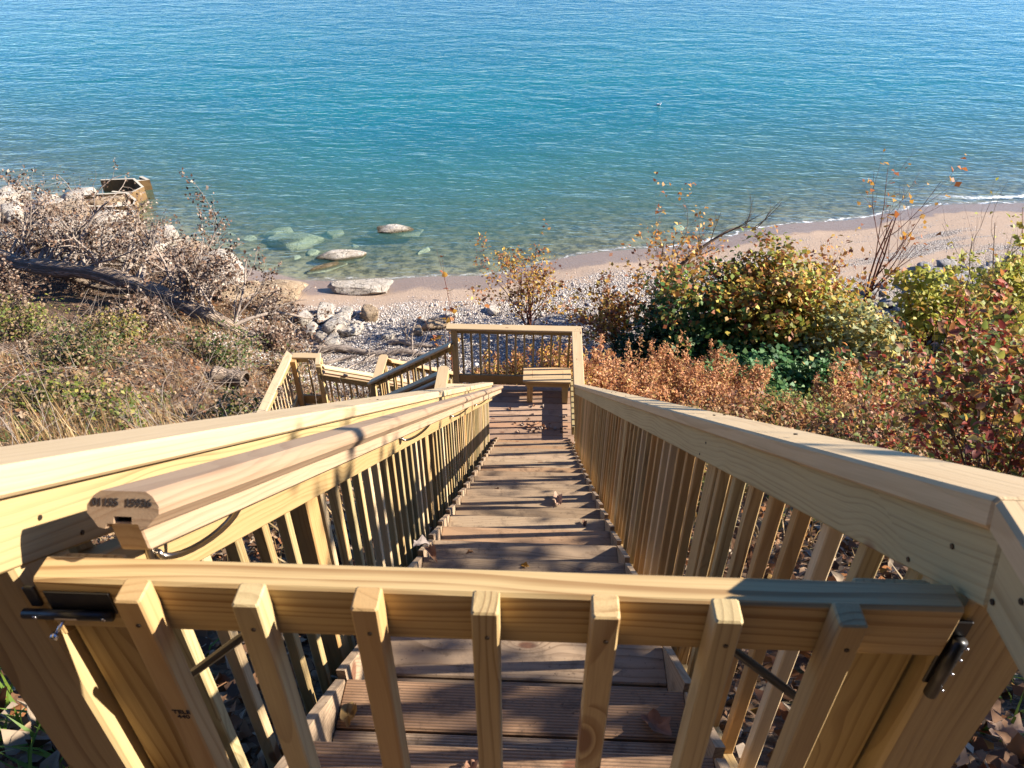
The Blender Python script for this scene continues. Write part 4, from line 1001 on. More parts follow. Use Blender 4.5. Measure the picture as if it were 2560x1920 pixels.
# ------------------------------------------------------------------ fallen tree and dead brush at the left
r_ = np.random.default_rng(77)
root = empty('fallen_tree', (-12.6, 18.6, ground(-12.6, 18.6)), 'big fallen dead tree with ridged trunk and a tangle of dead leafy branches', 'tree')
def gpt(x, y, dz): return np.array([x, y, ground(x, y) + dz])
pl = [gpt(-18.5, 21.2, 1.0), gpt(-16.4, 20.2, 1.0), gpt(-14.5, 19.4, .95), gpt(-13.0, 18.8, .9), gpt(-11.5, 18.2, .75), gpt(-10.2, 17.5, .55), gpt(-9.3, 17.0, .35), gpt(-8.3, 16.5, .12), gpt(-7.4, 16.1, .0)]
def spline(P, n):
    P = np.array(P); t = np.linspace(0, len(P) - 1, n); i = np.clip(t.astype(int), 0, len(P) - 2); f = (t - i)[:, None]
    a = P[np.clip(i - 1, 0, None)]; b = P[i]; c = P[i + 1]; d = P[np.clip(i + 2, None, len(P) - 1)]
    return .5 * ((2 * b) + (c - a) * f + (2 * a - 5 * b + 4 * c - d) * f ** 2 + (-a + 3 * b - 3 * c + d) * f ** 3)
t = NT('ridged_bark'); p = t.attr('gc'); x, y, z = t.xyz(p)
rv = t.node('ShaderNodeTexVoronoi', {'Vector': t.comb(t.math('MULTIPLY', x, 2.2), t.math('MULTIPLY', y, 13.0), 0.0), 'Scale': 1.0}, feature='DISTANCE_TO_EDGE').outputs['Distance']
n = t.noise(p, 9, 4, .7); c = t.mix(t.mapr(rv, .0, .22), (.16, .11, .08), (.66, .50, .37)); c = t.mix(t.math('MULTIPLY', n, .5), c, (.34, .27, .21))
RIDGE = t.done(t.bsdf(c, .95, t.bump(t.math('ADD', t.mapr(rv, 0, .3), n), 1.0, .04), .15))
def trunk(name, pts, r0, r1, parent, k=16, n=60, mat=None):
    P = spline(pts, n); rad = np.linspace(r0, r1, n) * (1 + .10 * np.sin(np.arange(n) * .55) + .04 * np.random.default_rng(n).normal(size=n))
    V, F = tubes_np([(P, rad)], k); o = npmesh(name, V, F, mat or RIDGE, parent, smooth=True)
    g = np.stack([np.repeat(np.arange(n) * .2, k), np.tile(np.arange(k) / k * 3.0, n), np.zeros(n * k)], 1)
    a = o.data.attributes.new('gc', 'FLOAT_VECTOR', 'POINT'); a.data.foreach_set('vector', g.astype(np.float32).ravel()); return o
trunk('trunk', pl, .24, .21, root)
trunk('limb', [gpt(-9.9, 17.5, .6), gpt(-9.75, 17.7, 1.0), gpt(-9.9, 18.1, 1.55)], .17, .13, root, 12, 16)
trunk('limb', [gpt(-14.8, 19.8, .7), gpt(-13.2, 19.5, .25), gpt(-11.8, 18.9, .3)], .13, .08, root, 10, 24)
lines = []; tips = []
for i in range(46):
    f = r_.uniform(.02, .92); P = spline(pl, 100); b = P[int(f * 99)]
    a = r_.uniform(.15, 1.35)  # lean up and away towards the water and to the right
    d = np.array([r_.uniform(-.4, 1.0), r_.uniform(.2, 1.1), r_.uniform(.25, 1.0)])
    grow(r_, b, d, r_.uniform(1.3, 2.9), r_.uniform(.03, .075), 2, lines, tips, 4, .38, .0, .85, .55, 7, .25)
V, F = tubes_np(lines, 5); npmesh('branches', V, F, BARKG, root, smooth=True)
TP = np.array([q[0] for q in tips]); TD = np.array([q[1] for q in tips]); w = r_.random(len(TP)) ** 4.0; w /= w.sum(); i = r_.choice(len(TP), 8000, p=w)
DEADP = [(.24, .15, .10), (.17, .095, .06), (.34, .24, .17), (.08, .045, .03), (.48, .38, .30)]
leaves('dead_leaves', TP[i] + r_.normal(size=(len(i), 3)) * .06, .085, DEADP, root, DRY, .2, TD[i], .75, False, None, r_)
for q, (x, y, hh) in enumerate([(-17.6, 23.0, 2.6), (-16.6, 23.3, 2.9), (-14.0, 21.8, 2.2), (-11.8, 20.8, 2.3), (-9.6, 19.6, 1.6)]):
    shrub('dead_spray', ['leftmost tall spray of curled dead leaves over the riprap', 'tallest spray of dead leaves rising over the open water', 'dead spray standing behind the middle of the trunk', 'dead spray leaning over the submerged boulders', 'short dead spray at the sand end of the brush'][q], 'shrub', (x, y), hh, .7, 2, 110, .10, DEADP, 520 + q, None, 1, BARKG, 'tall dead sprays above the brush', False, .028, (.25, .1), up=.1, jitter=.05, mat=DRY, width=.8, nchild=5, wig=.3)
# second heap of dead brush lower right of the trunk and behind it
for j, (bx, by, hh, sp, lab, nl, ns, sd) in enumerate([(-16.0, 22.6, 2.5, 1.3, 'tallest dead shrub at the far left with sprays of curled leaves over the water', 520, 7, 501), (-19.0, 22.6, 1.4, 1.6, 'dead shrub at the left picture edge before the white riprap', 800, 10, 502),
        (-12.9, 20.9, 2.3, 1.6, 'dead shrub with clustered curled leaves leaning out over the water', 800, 11, 503), (-10.6, 19.3, 1.5, 1.3, 'dead twiggy shrub around the pale cut blocks', 800, 10, 504), (-8.1, 18.7, 1.0, 1.2, 'low dead shrub reaching the sand at the brush end', 700, 11, 505),
        (-15.2, 17.4, 1.4, 1.8, 'low dead brush heaped under the fallen trunk', 1900, 14, 506), (-10.2, 15.2, 1.1, 1.8, 'brown dead brush below the trunk by the stump', 1700, 14, 507), (-7.0, 16.3, 1.0, 1.4, 'low twiggy brush right of the trunk foot above the lower landing', 1300, 14, 508), (-14.3, 20.4, 1.3, 1.6, 'dense dead brush behind the middle of the fallen trunk', 1400, 13, 509), (-17.4, 21.4, 1.1, 1.6, 'dense dead brush behind the left of the fallen trunk', 1300, 13, 510)]):
    shrub('dead_shrub', lab, 'shrub', (bx, by), hh, sp, ns, nl, .08, DEADP, sd, None, 2, BARKG, 'dead brush round the fallen tree', False, .03, (.25, .15), up=.05, jitter=.07, mat=DRY, width=.75, nchild=4, wig=.4)
# stump
root = empty('log_stump', (-6.7, 12.5, ground(-6.7, 12.5)), 'short sawn log stump lying on the leafy slope', 'log')
b = np.array([-6.95, 12.6, ground(-6.7, 12.5) + .16]); trunk('log', [b, b + np.array([.25, -.02, 0]), b + np.array([.62, -.08, -.02]), b + np.array([.72, -.1, -.03])], .19, .17, root, 14, 20)
ring = MB(); d = Vector((-1, .08, 0)).normalized(); a_ = d.orthogonal().normalized(); b_ = d.cross(a_)
ring.add([tuple(Vector(b) + d * .004 + (a_ * math.cos(q / 14 * 6.283) + b_ * math.sin(q / 14 * 6.283)) * .19) for q in range(14)], [tuple(range(14))]); ring.build('cut_face', M['pale'], root)
# driftwood at the toe of the slope
for i, (x, y, L, a, rd, lab) in enumerate([(-4.3, 16.9, 3.6, -.05, .11, 'long silver driftwood log behind the lower stair railing'), (-6.0, 16.3, 2.2, .35, .07, 'thin driftwood limb left of the long silver log'), (-3.2, 17.4, 2.0, -.12, .08, 'driftwood pole at the foot of the landing post'), (-5.4, 15.8, 1.8, -.5, .05, 'crooked driftwood branch lying nearest the stairs'), (-4.8, 16.4, 1.6, .9, .04, 'short driftwood stick crossing the long silver log')]):
    P = np.array([[x + (q - .5) * L * math.cos(a), y + (q - .5) * L * math.sin(a), 0] for q in np.linspace(0, 1, 7)]); P[:, 2] = [ground(*p[:2]) + rd * .8 for p in P]; P += r_.normal(size=P.shape) * .03
    lines = [(spline(P, 24), np.linspace(rd, rd * .5, 24))]; tips = []
    for q in range(3): grow(r_, lines[0][0][r_.integers(4, 20)], r_.normal(size=3) + np.array([0, 0, .8]), .8, rd * .35, 1, lines, tips, 2)
    V, F = tubes_np(lines, 7); tag(npmesh('driftwood', V, F, BARKG, None, smooth=True, origin=(x, y, ground(x, y))), lab, 'driftwood', 'driftwood at the foot of the bluff')
lines = []; tips = []
for q in range(90):
    x = r_.uniform(-7.6, -2.6); y = 15.7 + r_.uniform(-1.0, 1.6); a = r_.normal() * .5; grow(r_, gpt(x, y, .05), (math.cos(a), math.sin(a), r_.uniform(0, .45)), r_.uniform(.5, 1.4), .012, 1, lines, tips, 2, .3, 0)
for q in range(620):
    x = r_.uniform(-12, -2.2); y = r_.uniform(3.5, 16); a = r_.normal() * .8 + (3.14 if r_.random() < .5 else 0); grow(r_, gpt(x, y, .03), (math.cos(a), math.sin(a), r_.uniform(0, .6)), r_.uniform(.4, 1.5), .007, 1, lines, tips, 2, .3, 0)
for q in range(240):
    x = r_.uniform(1.2, 10); y = r_.uniform(5, 15.5); a = r_.normal() * .8 + (3.14 if r_.random() < .5 else 0); grow(r_, gpt(x, y, .03), (math.cos(a), math.sin(a), r_.uniform(.1, .9)), r_.uniform(.3, 1.1), .006, 1, lines, tips, 2, .3, 0)
V, F = tubes_np(lines, 4); tag(npmesh('twig_litter', V, F, BARKG, None, smooth=True), kind='stuff')

# ------------------------------------------------------------------ left slope plants
GY = [(.15, .21, .04), (.24, .28, .05), (.10, .16, .035), (.36, .32, .07)]
for i, (x, y, rr_, lab, pal) in enumerate([(-12.6, 14.9, (1.4, .9, .8), 'yellow-green bush at the left picture edge under the fallen trunk', 0), (-9.8, 14.0, (.8, .6, .5), 'golden-green bush right below the middle of the trunk', 1), (-9.3, 12.0, (1.0, .7, .42), 'broad-leaved dark green plants on the left slope', 2),
        (-7.3, 13.8, (.9, .7, .6), 'dark green bush above the log stump', 2), (-6.3, 14.6, (.8, .6, .5), 'reddish twiggy bush right above the log stump', 3), (-5.0, 9.4, (.55, .5, .35), 'small light green bush close to the left railing', 0), (-8.2, 9.6, (.8, .6, .35), 'low green patch of leaves on the left slope', 0), (-6.6, 8.2, (.6, .6, .3), 'mossy green clump left of the tower railing', 0), (-4.9, 12.2, (.7, .7, .5), 'green-brown bush behind the lower landing', 3), (-11.0, 10.6, (.8, .6, .45), 'brown-green bush low at the left picture edge', 3)]):
    pals = [[(.20, .24, .045), (.12, .17, .03), (.34, .32, .07)], [(.42, .30, .06), (.30, .28, .06), (.20, .22, .05)], [(.07, .11, .03), (.11, .15, .04), (.18, .2, .06)], [(.36, .2, .1), (.22, .12, .06), (.2, .2, .06), (.44, .3, .17)]][pal]
    bush('bush', lab, 'bush', (x, y), rr_, 70, 22, .085, (lambda P, b, r, pals=pals: np.array(pals + [(.30, .20, .10), (.42, .30, .18)])[r.choice(len(pals) + 2, len(P))] * r.uniform(.55, 1.25, (len(P), 1))), 600 + i, 'small bushes on the left slope', clump=.15, stems=8)
# tall dried flower stalks close to the left railing
def stalk(x, y, h, lab, seed, group, flower=True, z=None):
    r = np.random.default_rng(seed); b = np.array([x, y, ground(x, y) if z is None else z]); root = empty('dried_stalk', tuple(b), lab, 'plant', group)
    labs = 0; top = b + np.array([r.normal() * .12, r.normal() * .12, h]); P = spline([b, (b + top) / 2 + r.normal(size=3) * .05, top], 12); lines = [(P, np.linspace(.006, .0025, 12))]; tips = []
    for q in range(5): grow(r, P[6 + q], (r.normal(), r.normal(), .9), h * .16, .002, 0, lines, tips, 0)
    V, F = tubes_np(lines, 4); npmesh('stem', V, F, BARKG, root)
    TP = P[10:] ; i = r.integers(0, len(TP), 260)
    if flower: leaves('seed_head', TP[i] + r.normal(size=(260, 3)) * .018, .022, [(.42, .33, .25), (.30, .22, .16)], root, DRY, .2, None, .8, False, None, r)
stalk(-3.3, 8.4, 1.55, 'dried goldenrod stalk poking up before the lower corner landing', 1, 'dried stalks', z=-7.35)
stalk(-3.55, 7.9, 1.3, 'second dried stalk just above the long left cap rail', 2, 'dried stalks', z=-7.1)
for i in range(7): stalk(-4.6 - .33 * i, 4.6 + .35 * (i % 3) + .2 * i, 1.5, ['shortest dry stalk, farthest right of the row at the left edge', 'plumed dry stalk, second from the right of the row', 'bare dry stalk, third from the right of the row', 'plumed dry stalk in the middle of the row', 'bare dry stalk, third from the left picture edge', 'plumed dry stalk, second from the left picture edge', 'dry stalk nearest the left picture edge'][i], 10 + i, 'dry stalks standing at the left edge', flower=i % 2 == 0)

# ------------------------------------------------------------------ shore-side shrubs, centre and right
YEL = [(.62, .40, .07), (.55, .28, .06), (.68, .50, .12), (.42, .17, .07), (.30, .13, .07)]
root = shrub('sapling', 'thin bare sapling with a few rust-red maple leaves beside the landing', 'tree', (-2.1, 15.0), 3.7, .4, 1, 30, .14, [(.30, .09, .03), (.42, .16, .04), (.62, .33, .05)], 901, None, 1, BARKR, None, True, .022, jitter=.03, nchild=6, wig=.12, width=.95, up=.4)
shrub('shrub', 'airy yellow-leaved shrub right behind the far landing rail', 'shrub', (-.25, 18.2), 2.9, 1.2, 10, 1500, .095, YEL, 902, None, 2, BARKR, None, False, .022, jitter=.09, toponly=.3, width=.7)
shrub('shrub', 'tallest half-bare shrub with orange leaves and a leaning dark limb', 'shrub', (3.6, 18.6), 3.2, 2.2, 12, 1000, .12, [(.62, .30, .06), (.50, .22, .06), (.66, .42, .12), (.36, .13, .06)], 903, None, 3, BARK, None, False, .03, jitter=.08, toponly=.35, width=.7)
lines = [(spline([(3.06, 18.6, ground(3.06, 18.6) + .05), (3.75, 18.95, -10.06), (4.34, 19.15, -9.42), (5.33, 19.5, -8.84), (6.1, 19.7, -8.85)], 24), np.linspace(.085, .02, 24))]; tips = []
for q in range(9): grow(r_, lines[0][0][8 + q * 2 - (q > 7)], (r_.uniform(-.2, 1.0), r_.normal() * .4, .8), 1.0, .014, 1, lines, tips, 3)
V, F = tubes_np(lines, 6); tag(npmesh('leaning_branch', V, F, BARK, None, smooth=True, origin=(3.1, 19, ground(3.1, 19))), 'dark bare branch leaning right across the beach from the orange shrub', 'branch')
shrub('shrub', 'low orange and yellow shrub left of the leaning dark branch', 'shrub', (2.2, 17.2), 1.9, 1.4, 9, 1500, .12, YEL + [(.45, .2, .05)], 904, None, 2, BARKR, None, False, .02, jitter=.1, width=.7)
shrub('bare_tree', 'tall bare young tree with upright twigs and few orange leaves on the right', 'tree', (9.1, 18.4), 5.5, .4, 3, 90, .15, [(.50, .17, .05), (.60, .32, .06)], 905, None, 3, BARKR, None, False, .05, (-.06, 0), up=.5, jitter=.05, nchild=3, wig=.14, width=.8)
shrub('bare_shrub', 'bare multi-stem shrub in front of the grey stones', 'shrub', (9.9, 15.0), 3.9, 1.2, 5, 260, .12, [(.44, .36, .08), (.55, .25, .06)], 906, None, 2, BARKR, None, False, .025, (.05, .0), up=.3)
shrub('shrub', 'rust-leaved shrub left of the bare tree trunk', 'shrub', (8.0, 17.3), 2.9, 1.2, 6, 520, .13, [(.55, .24, .06), (.62, .4, .1), (.34, .13, .06)], 907, None, 2, BARKR, None, False, .02, jitter=.1)

def pick(pal, r, n): return np.array(pal)[r.integers(0, len(pal), n)]
def pal_big(P, b, r):
    rel = (P - b) / np.array([3.0, 2.2, 2.8]); N = len(P); q = noise3(P * .9 + 3, 1.0, 4) * .6 + r.normal(size=N) * .13
    w = rel[:, 2] * .95 + rel[:, 0] * .55 + q
    c = pick([(.045, .13, .03), (.08, .19, .045), (.15, .26, .06)], r, N)
    m = w > .62; c[m] = pick([(.46, .46, .08), (.30, .38, .07), (.62, .50, .09), (.56, .33, .07)], r, m.sum())
    m = (rel[:, 2] + q * .7 > .80) & (r.random(N) < .5); c[m] = pick([(.46, .20, .05), (.36, .12, .045), (.55, .32, .07), (.20, .20, .05)], r, m.sum())
    return c * r.uniform(.75, 1.25, (N, 1))
bush('large_bush', 'largest bush, dark green below and orange-gold on top, beside the beach', 'bush', (5.35, 15.9), (2.15, 1.5, 2.75), 270, 62, .14, pal_big, 911, None, BARK, .8, stems=26, lift=.42, clump=.24)
bush('bush', 'golden-orange leafed crown at the right shoulder of the largest bush', 'bush', (7.3, 16.3), (1.2, 1.0, 1.75), 90, 42, .14, lambda P, b, r: pick([(.52, .36, .06), (.55, .26, .06), (.62, .45, .09), (.30, .28, .06), (.40, .15, .05)], r, len(P)) * r.uniform(.75, 1.25, (len(P), 1)), 912, 'big bushes between the railing and the beach', BARK, .8, stems=14, clump=.26)
bush('bush', 'dark green bush low between the orange shrubs and the largest bush', 'bush', (3.3, 15.6), (1.35, 1.0, 1.15), 120, 50, .12, lambda P, b, r: pick([(.028, .075, .03), (.045, .10, .035), (.08, .14, .05)], r, len(P)) * r.uniform(.75, 1.3, (len(P), 1)), 913, 'big bushes between the railing and the beach', BARK, .8, clump=.2)
bush('bush', 'deep green leafy mound hanging below the largest bush', 'bush', (5.3, 13.7), (1.5, 1.0, 1.5), 190, 46, .13, lambda P, b, r: pick([(.06, .18, .06), (.11, .25, .09), (.19, .33, .13)], r, len(P)) * r.uniform(.75, 1.3, (len(P), 1)), 914, 'big bushes between the railing and the beach', BARK, .85, clump=.2)
bush('bush', 'pale sage and yellow bush at the right foot of the largest bush', 'bush', (7.6, 14.6), (1.6, 1.3, 1.7), 190, 44, .13, lambda P, b, r: pick([(.38, .42, .20), (.52, .53, .27), (.58, .50, .14), (.60, .42, .12), (.28, .33, .13)], r, len(P)) * r.uniform(.75, 1.25, (len(P), 1)), 915, 'big bushes between the railing and the beach', BARK, .85, clump=.22)
# feathery orange shrubs along the far side of the right railing
ORG = [(.72, .36, .18), (.76, .45, .24), (.62, .27, .12), (.72, .48, .18), (.42, .18, .09)]
def feather(lab, x, y, rad, h, n, seed, pal=ORG):
    r = np.random.default_rng(seed); b = np.array([x, y, ground(x, y) - .05]); root = empty('feathery_shrub', tuple(b), lab, 'shrub', 'feathery orange shrubs outside the right railing')
    lines = []; PP = []; DD = []
    for i in range(n):
        a = r.uniform(0, 6.28); q = rad * math.sqrt(r.random()); p0 = b + np.array([math.cos(a) * q * .6, math.sin(a) * q * .6, 0]); tip = b + np.array([math.cos(a) * q, math.sin(a) * q, h * r.uniform(.55, 1.1)]) + r.normal(size=3) * .08
        P = spline([p0, (p0 + tip) / 2 + r.normal(size=3) * .08, tip], 9); lines.append((P, np.linspace(.007, .002, 9)))
        m = 150; t_ = r.uniform(.25, 1, m) ; k = (t_ * 8).astype(int).clip(0, 7); base = P[k] + (P[np.minimum(k + 1, 8)] - P[k]) * r.random((m, 1))
        o = unit(r.normal(size=(m, 3)) + np.array([0, 0, .3])); L = (1.15 - t_)[:, None] * .30 * r.random((m, 1)); PP.append(base + o * L + np.array([0, 0, .03])); DD.append(o)
    V, F = tubes_np(lines, 4); npmesh('stems', V, F, BARKR, root)
    leaves('foliage', np.concatenate(PP), .065, pal, root, LEAF, .3, np.concatenate(DD), .5, False, None, r, jit=.35)
for i, (x, y, rad, h, n) in enumerate([(1.35, 12.6, .8, 1.6, 62), (2.3, 13.2, .9, 1.7, 74), (3.2, 13.0, .9, 1.75, 74), (4.1, 12.7, .85, 1.6, 66), (2.7, 11.9, .8, 1.35, 54), (1.6, 11.3, .7, 1.15, 42), (3.7, 11.6, .8, 1.2, 50), (.55, 10.9, .65, 1.55, 46), (-.35, 11.2, .6, 1.25, 40), (6.2, 11.6, .8, 1.3, 40), (.1, 11.9, .6, 1.9, 58), (-.85, 12.1, .6, 1.5, 46), (.85, 11.7, .5, 2.0, 50)]):
    feather(['feathery orange shrub hard against the landing corner', 'feathery orange shrub with the pinkest plumes below the dark green bush', 'tallest feathery orange shrub in the middle of the row', 'feathery orange shrub at the right end of the row', 'lower feathery shrub before the tallest one', 'small feathery shrub close beside the right cap rail', 'lower feathery shrub before the right end of the row', 'feathery shrub seen right behind the bench rail', 'yellowish feathery shrub behind the left half of the landing rail', 'rusty feathery shrub standing alone under the sage bush', 'tall yellow-orange shrub seen through the middle balusters of the landing rail', 'yellow shrub seen through the left balusters of the landing rail', 'orange shrub rising just behind the bench'][i], x, y, rad, h, n, 920 + i, ORG if i not in (7, 8, 10, 11) else YEL + ORG[:2])
UND = [((4.9, 10.9), (1.0, .8, .55), [(.30, .34, .09), (.42, .36, .09), (.22, .27, .07)], 'yellow-green low bush right of the feathery row'), ((6.3, 12.6), (1.1, .8, .7), [(.40, .38, .10), (.30, .32, .09), (.52, .38, .12)], 'light green bush in front of the sage bush'),
       ((5.4, 9.4), (1.1, .8, .6), [(.38, .17, .07), (.46, .26, .10), (.26, .11, .05)], 'rust-brown low bush above the middle of the right cap rail'), ((7.2, 10.4), (1.2, .9, .7), [(.40, .32, .09), (.26, .26, .07), (.45, .25, .09)], 'olive and tan low bush left of the red-leaved shrub'),
       ((3.6, 9.4), (1.0, .8, .5), [(.36, .16, .07), (.48, .27, .11), (.24, .10, .05)], 'brown low bush touching the upper part of the right cap rail'), ((8.6, 12.4), (1.1, .9, .7), [(.14, .20, .06), (.30, .30, .08), (.40, .2, .07)], 'green-brown bush before the grey stones'),
       ((4.6, 7.6), (1.0, .7, .5), [(.16, .16, .05), (.36, .2, .08), (.28, .13, .06)], 'dark low bush at the foot of the red-leaved shrub'), ((2.6, 8.2), (.8, .7, .4), [(.34, .19, .09), (.44, .28, .12), (.20, .18, .06)], 'low leafy bush just outside the middle of the right railing'),
       ((9.6, 14.0), (1.0, .9, .7), [(.44, .38, .07), (.52, .44, .10), (.3, .3, .07)], 'yellow bush at the foot of the multi-stem shrub')]
for i, (xy, rad, pals, lab) in enumerate(UND):
    bush('bush', lab, 'bush', xy, rad, 110, 30, .085, (lambda P, b, r, pals=pals: pick(pals, r, len(P)) * r.uniform(.65, 1.3, (len(P), 1))), 940 + i, 'low bushes on the right slope', BARKR, .6, clump=.16, stems=14)
# yellow-green vine bushes at the far right
YG = [(.50, .50, .07), (.60, .58, .10), (.38, .42, .06), (.66, .50, .09)]
for i, (x, y, rad, lab) in enumerate([(10.3, 17.0, (1.1, 1.0, 2.0), 'yellow-green vine-covered bush left of the grey rock bank'), (12.2, 17.5, (1.3, 1.1, 2.1), 'yellow-green bush at the right picture edge above the red shrub'), (11.3, 15.8, (1.2, 1.0, 1.2), 'lower yellow-green bush between the two vine bushes'), (14.0, 18.6, (1.1, 1.1, 1.9), 'yellow bush at the right picture edge beneath the rocks')]):
    bush('vine_bush', lab, 'bush', (x, y), rad, 70, 30, .16, (lambda P, b, r: pick(YG, r, len(P)) * r.uniform(.7, 1.2, (len(P), 1))), 960 + i, 'yellow-green bushes at the right edge', BARKR, .85, clump=.2, stems=20)
for i, (x, y, h, lab) in enumerate([(12.4, 18.2, 4.6, 'bare grey branches rising right of the yellow-green bushes'), (14.2, 17.5, 4.2, 'bare branches at the right picture edge'), (10.9, 16.0, 3.6, 'leaning bare stems between the tall bare tree and the yellow bushes')]):
    shrub('bare_shrub', lab, 'shrub', (x, y), h, 1.6, 5, 60, .12, YG, 970 + i, None, 2, BARK, 'bare branches over the right bushes', False, .03, up=.3)

# red and green leaved shrub close by on the right
REDS = [(.34, .06, .04), (.48, .11, .06), (.24, .07, .05), (.22, .27, .06), (.38, .38, .08), (.14, .19, .05), (.60, .25, .07), (.64, .42, .09), (.42, .22, .13)]
for i, (x, y, h, sp, n, ns, lab, wt) in enumerate([(4.4, 4.9, 2.1, 1.5, 1700, 9, 'dense red and green leaved shrub filling the right picture edge', [2, 3, 2, 2, 2, 2, 3, 2, 2]), (3.7, 3.7, 1.9, 1.3, 1150, 8, 'nearest red-leaved shrub right beside the cap rail', None), (5.3, 6.6, 2.2, 1.6, 1300, 9, 'taller red-leaved shrub behind the dense one', [2, 3, 2, 1, 1, 1, 4, 2, 2]), (3.9, 5.9, 1.5, 1.0, 520, 6, 'low dark red sprig left of the dense shrub', None), (4.7, 3.6, 2.2, 1.2, 1000, 8, 'dark green and maroon shrub in the lower right corner', [1, 1, 2, 3, 3, 4, 1, 1, 1])]):
    shrub('red_leaved_shrub', lab, 'shrub', (x, y), h, sp, ns, int(n * 1.45), .068, REDS, 980 + i, wt, 2, BARK, 'red-leaved shrubs by the right railing', True, .012, (-.12, .05), jitter=.035, width=.62, up=.25, nchild=4)
for i, (x, y) in enumerate([(3.05, 5.3), (3.35, 4.9), (3.0, 6.0)]):
    root = empty('sword_leaf_plant', (x, y, ground(x, y)), ['dark blade-leaved plant under the red shrub', 'second blade-leaved plant nearest the cap rail', 'blade-leaved plant farther down the slope'][i], 'plant')
    r = np.random.default_rng(i); N = 34; a = r.uniform(0, 6.28, N); d = np.stack([np.cos(a), np.sin(a), 0 * a], 1); s = np.stack([-d[:, 1], d[:, 0], 0 * a], 1) * .012; P = np.array([x, y, ground(x, y)]) + d * .03; H = r.uniform(.3, .6, (N, 1)); up = np.array([0, 0, 1.])
    V = np.stack([P - s, P + s, P + up * H * .6 + d * H * .2 + s * .8, P + up * H * .6 + d * H * .2 - s * .8, P + up * H + d * H * .5], 1).reshape(-1, 3); k = np.arange(N)[:, None] * 5
    npmesh('blades', V, [k + np.array([[0, 1, 2, 3]]), k + np.array([[3, 2, 4]])], LEAF, root, np.repeat(pick([(.03, .08, .02), (.06, .12, .03)], r, N), 5, 0))
for i, (x, y, h) in enumerate([(-3.6, -4.6, 5.2), (.6, -5.2, 5.8), (4.6, -4.8, 4.6)]):  # unseen thickets, added behind the camera to cut sky light on the gate
    bush('evergreen_thicket', ['dark thicket behind the photographer to the left', 'dark thicket straight behind the gate', 'dark thicket behind the gate to the right'][i], 'bush', (x, y), (2.4, 1.2, h), 260, 44, .30, lambda P, b, r: pick([(.03, .07, .02), (.05, .10, .03)], r, len(P)), 990 + i, 'thickets on the bluff top behind the gate', BARK, .8, clump=.35)
# a tree out of frame on the sunny side throws the dappled shade on the steps
shrub('shade_tree', 'leafy tree beside the stairs on the sunny side, outside the photograph', 'tree', (6.3, 2.0), 5.6, 2.0, 5, 1300, .15, [(.2, .22, .05), (.4, .2, .05)], 995, None, 3, BARK, None, False, .05, (-.05, 0), jitter=.12, toponly=.62, width=.7)

# ------------------------------------------------------------------ fallen leaves on the timber
def curl_leaf(name, label, x, y, z, size, col, seed, curl=.5, group=None, mat=None, tilt=0):
    r = np.random.default_rng(seed); n = 18; ang = np.linspace(0, 2 * np.pi, n, endpoint=False); rad = np.where(np.arange(n) % 3 == 0, 1, .86) * (1 + .25 * np.cos(ang)) * r.uniform(.85, 1.15, n)
    V = [np.zeros(3)]; 
    for f in (.5, 1.0):
        for a, q in zip(ang, rad): V.append(np.array([math.cos(a) * q * f, math.sin(a) * q * f * .8, 0]))
    V = np.array(V); V[:, 2] = curl * (V[:, 1] ** 2) * 1.3 + curl * .5 * np.abs(V[:, 0]) ** 1.5 * np.sin(V[:, 0] * 2 + seed) + r.normal(size=len(V)) * .09 + .22 * curl * np.sin(V[:, 0] * 5 + seed) * np.cos(V[:, 1] * 4)
    V[:, 1] *= (1 - .35 * curl); V *= size / 2; a = r.uniform(0, 6.28); c, s = math.cos(a), math.sin(a); V = V @ np.array([[c, s, 0], [-s, c, 0], [0, 0, 1]]); V[:, 2] -= V[:, 2].min() - .001
    F3 = np.array([[0, 1 + i, 1 + (i + 1) % n] for i in range(n)]); F4 = np.array([[1 + i, 1 + n + i, 1 + n + (i + 1) % n, 1 + (i + 1) % n] for i in range(n)])
    V = V + np.array([x, y, z])
    o = npmesh(name, V, [F3, F4], mat or DRY, None, np.tile(np.array(col), (len(V), 1)) * r.uniform(.8, 1.1, (len(V), 1)), origin=(x, y, z)); o.data['s'] = 0; del o.data['s']
    return tag(o, label, 'leaf', group)
def tz(n): return Z0 - RISE * n
TL = [(.385, .600, tz(1), .10, (.36, .17, .10), 'largest curled brown leaf, on the near tread behind the gate'), (-.012, .76, tz(2), .07, (.16, .085, .05), 'dark folded leaf between the two middle gate pickets'), (-.452, .585, tz(1), .08, (.30, .19, .07), 'narrow tan leaf at the left end of the near tread'),
      (-.085, .345, tz(0), .055, (.50, .27, .17), 'pale orange leaf at the bottom edge behind the middle picket'), (.012, 1.88, tz(5), .045, (.55, .27, .04), 'bright orange leaf lying just past the gate top rail'), (.215, 3.40, tz(10), .12, (.46, .30, .22), 'pale crumpled leaf alone halfway down the steps'), (-.13, 4.2, tz(13), .08, (.46, .33, .24), 'pale leaf left of centre two thirds down the steps'),
      (.36, 2.78, tz(8), .05, (.2, .1, .06), 'small dark leaf at the right end of a tread'), (-.27, 3.95, tz(12), .06, (.16, .09, .06), 'small dark leaf at the left of a tread'), (-.26, 1.95, tz(5), .04, (.25, .13, .06), 'tiny brown leaf left of the bright orange leaf')]
for i, (x, y, z, s, c, lab) in enumerate(TL): curl_leaf('fallen_leaf', lab, x, y, z + .001, s, c, 50 + i, .7, None)
curl_leaf('fallen_leaf', 'whitish leaf caught on the left stringer', -.515, 1.98, nd - SL * 1.98 + .045, .09, (.50, .42, .38), 71, .8)
curl_leaf('fallen_leaf', 'rust leaf standing against the left end of a tread', -.455, 1.93, tz(5), .09, (.40, .21, .12), 72, 1.0)
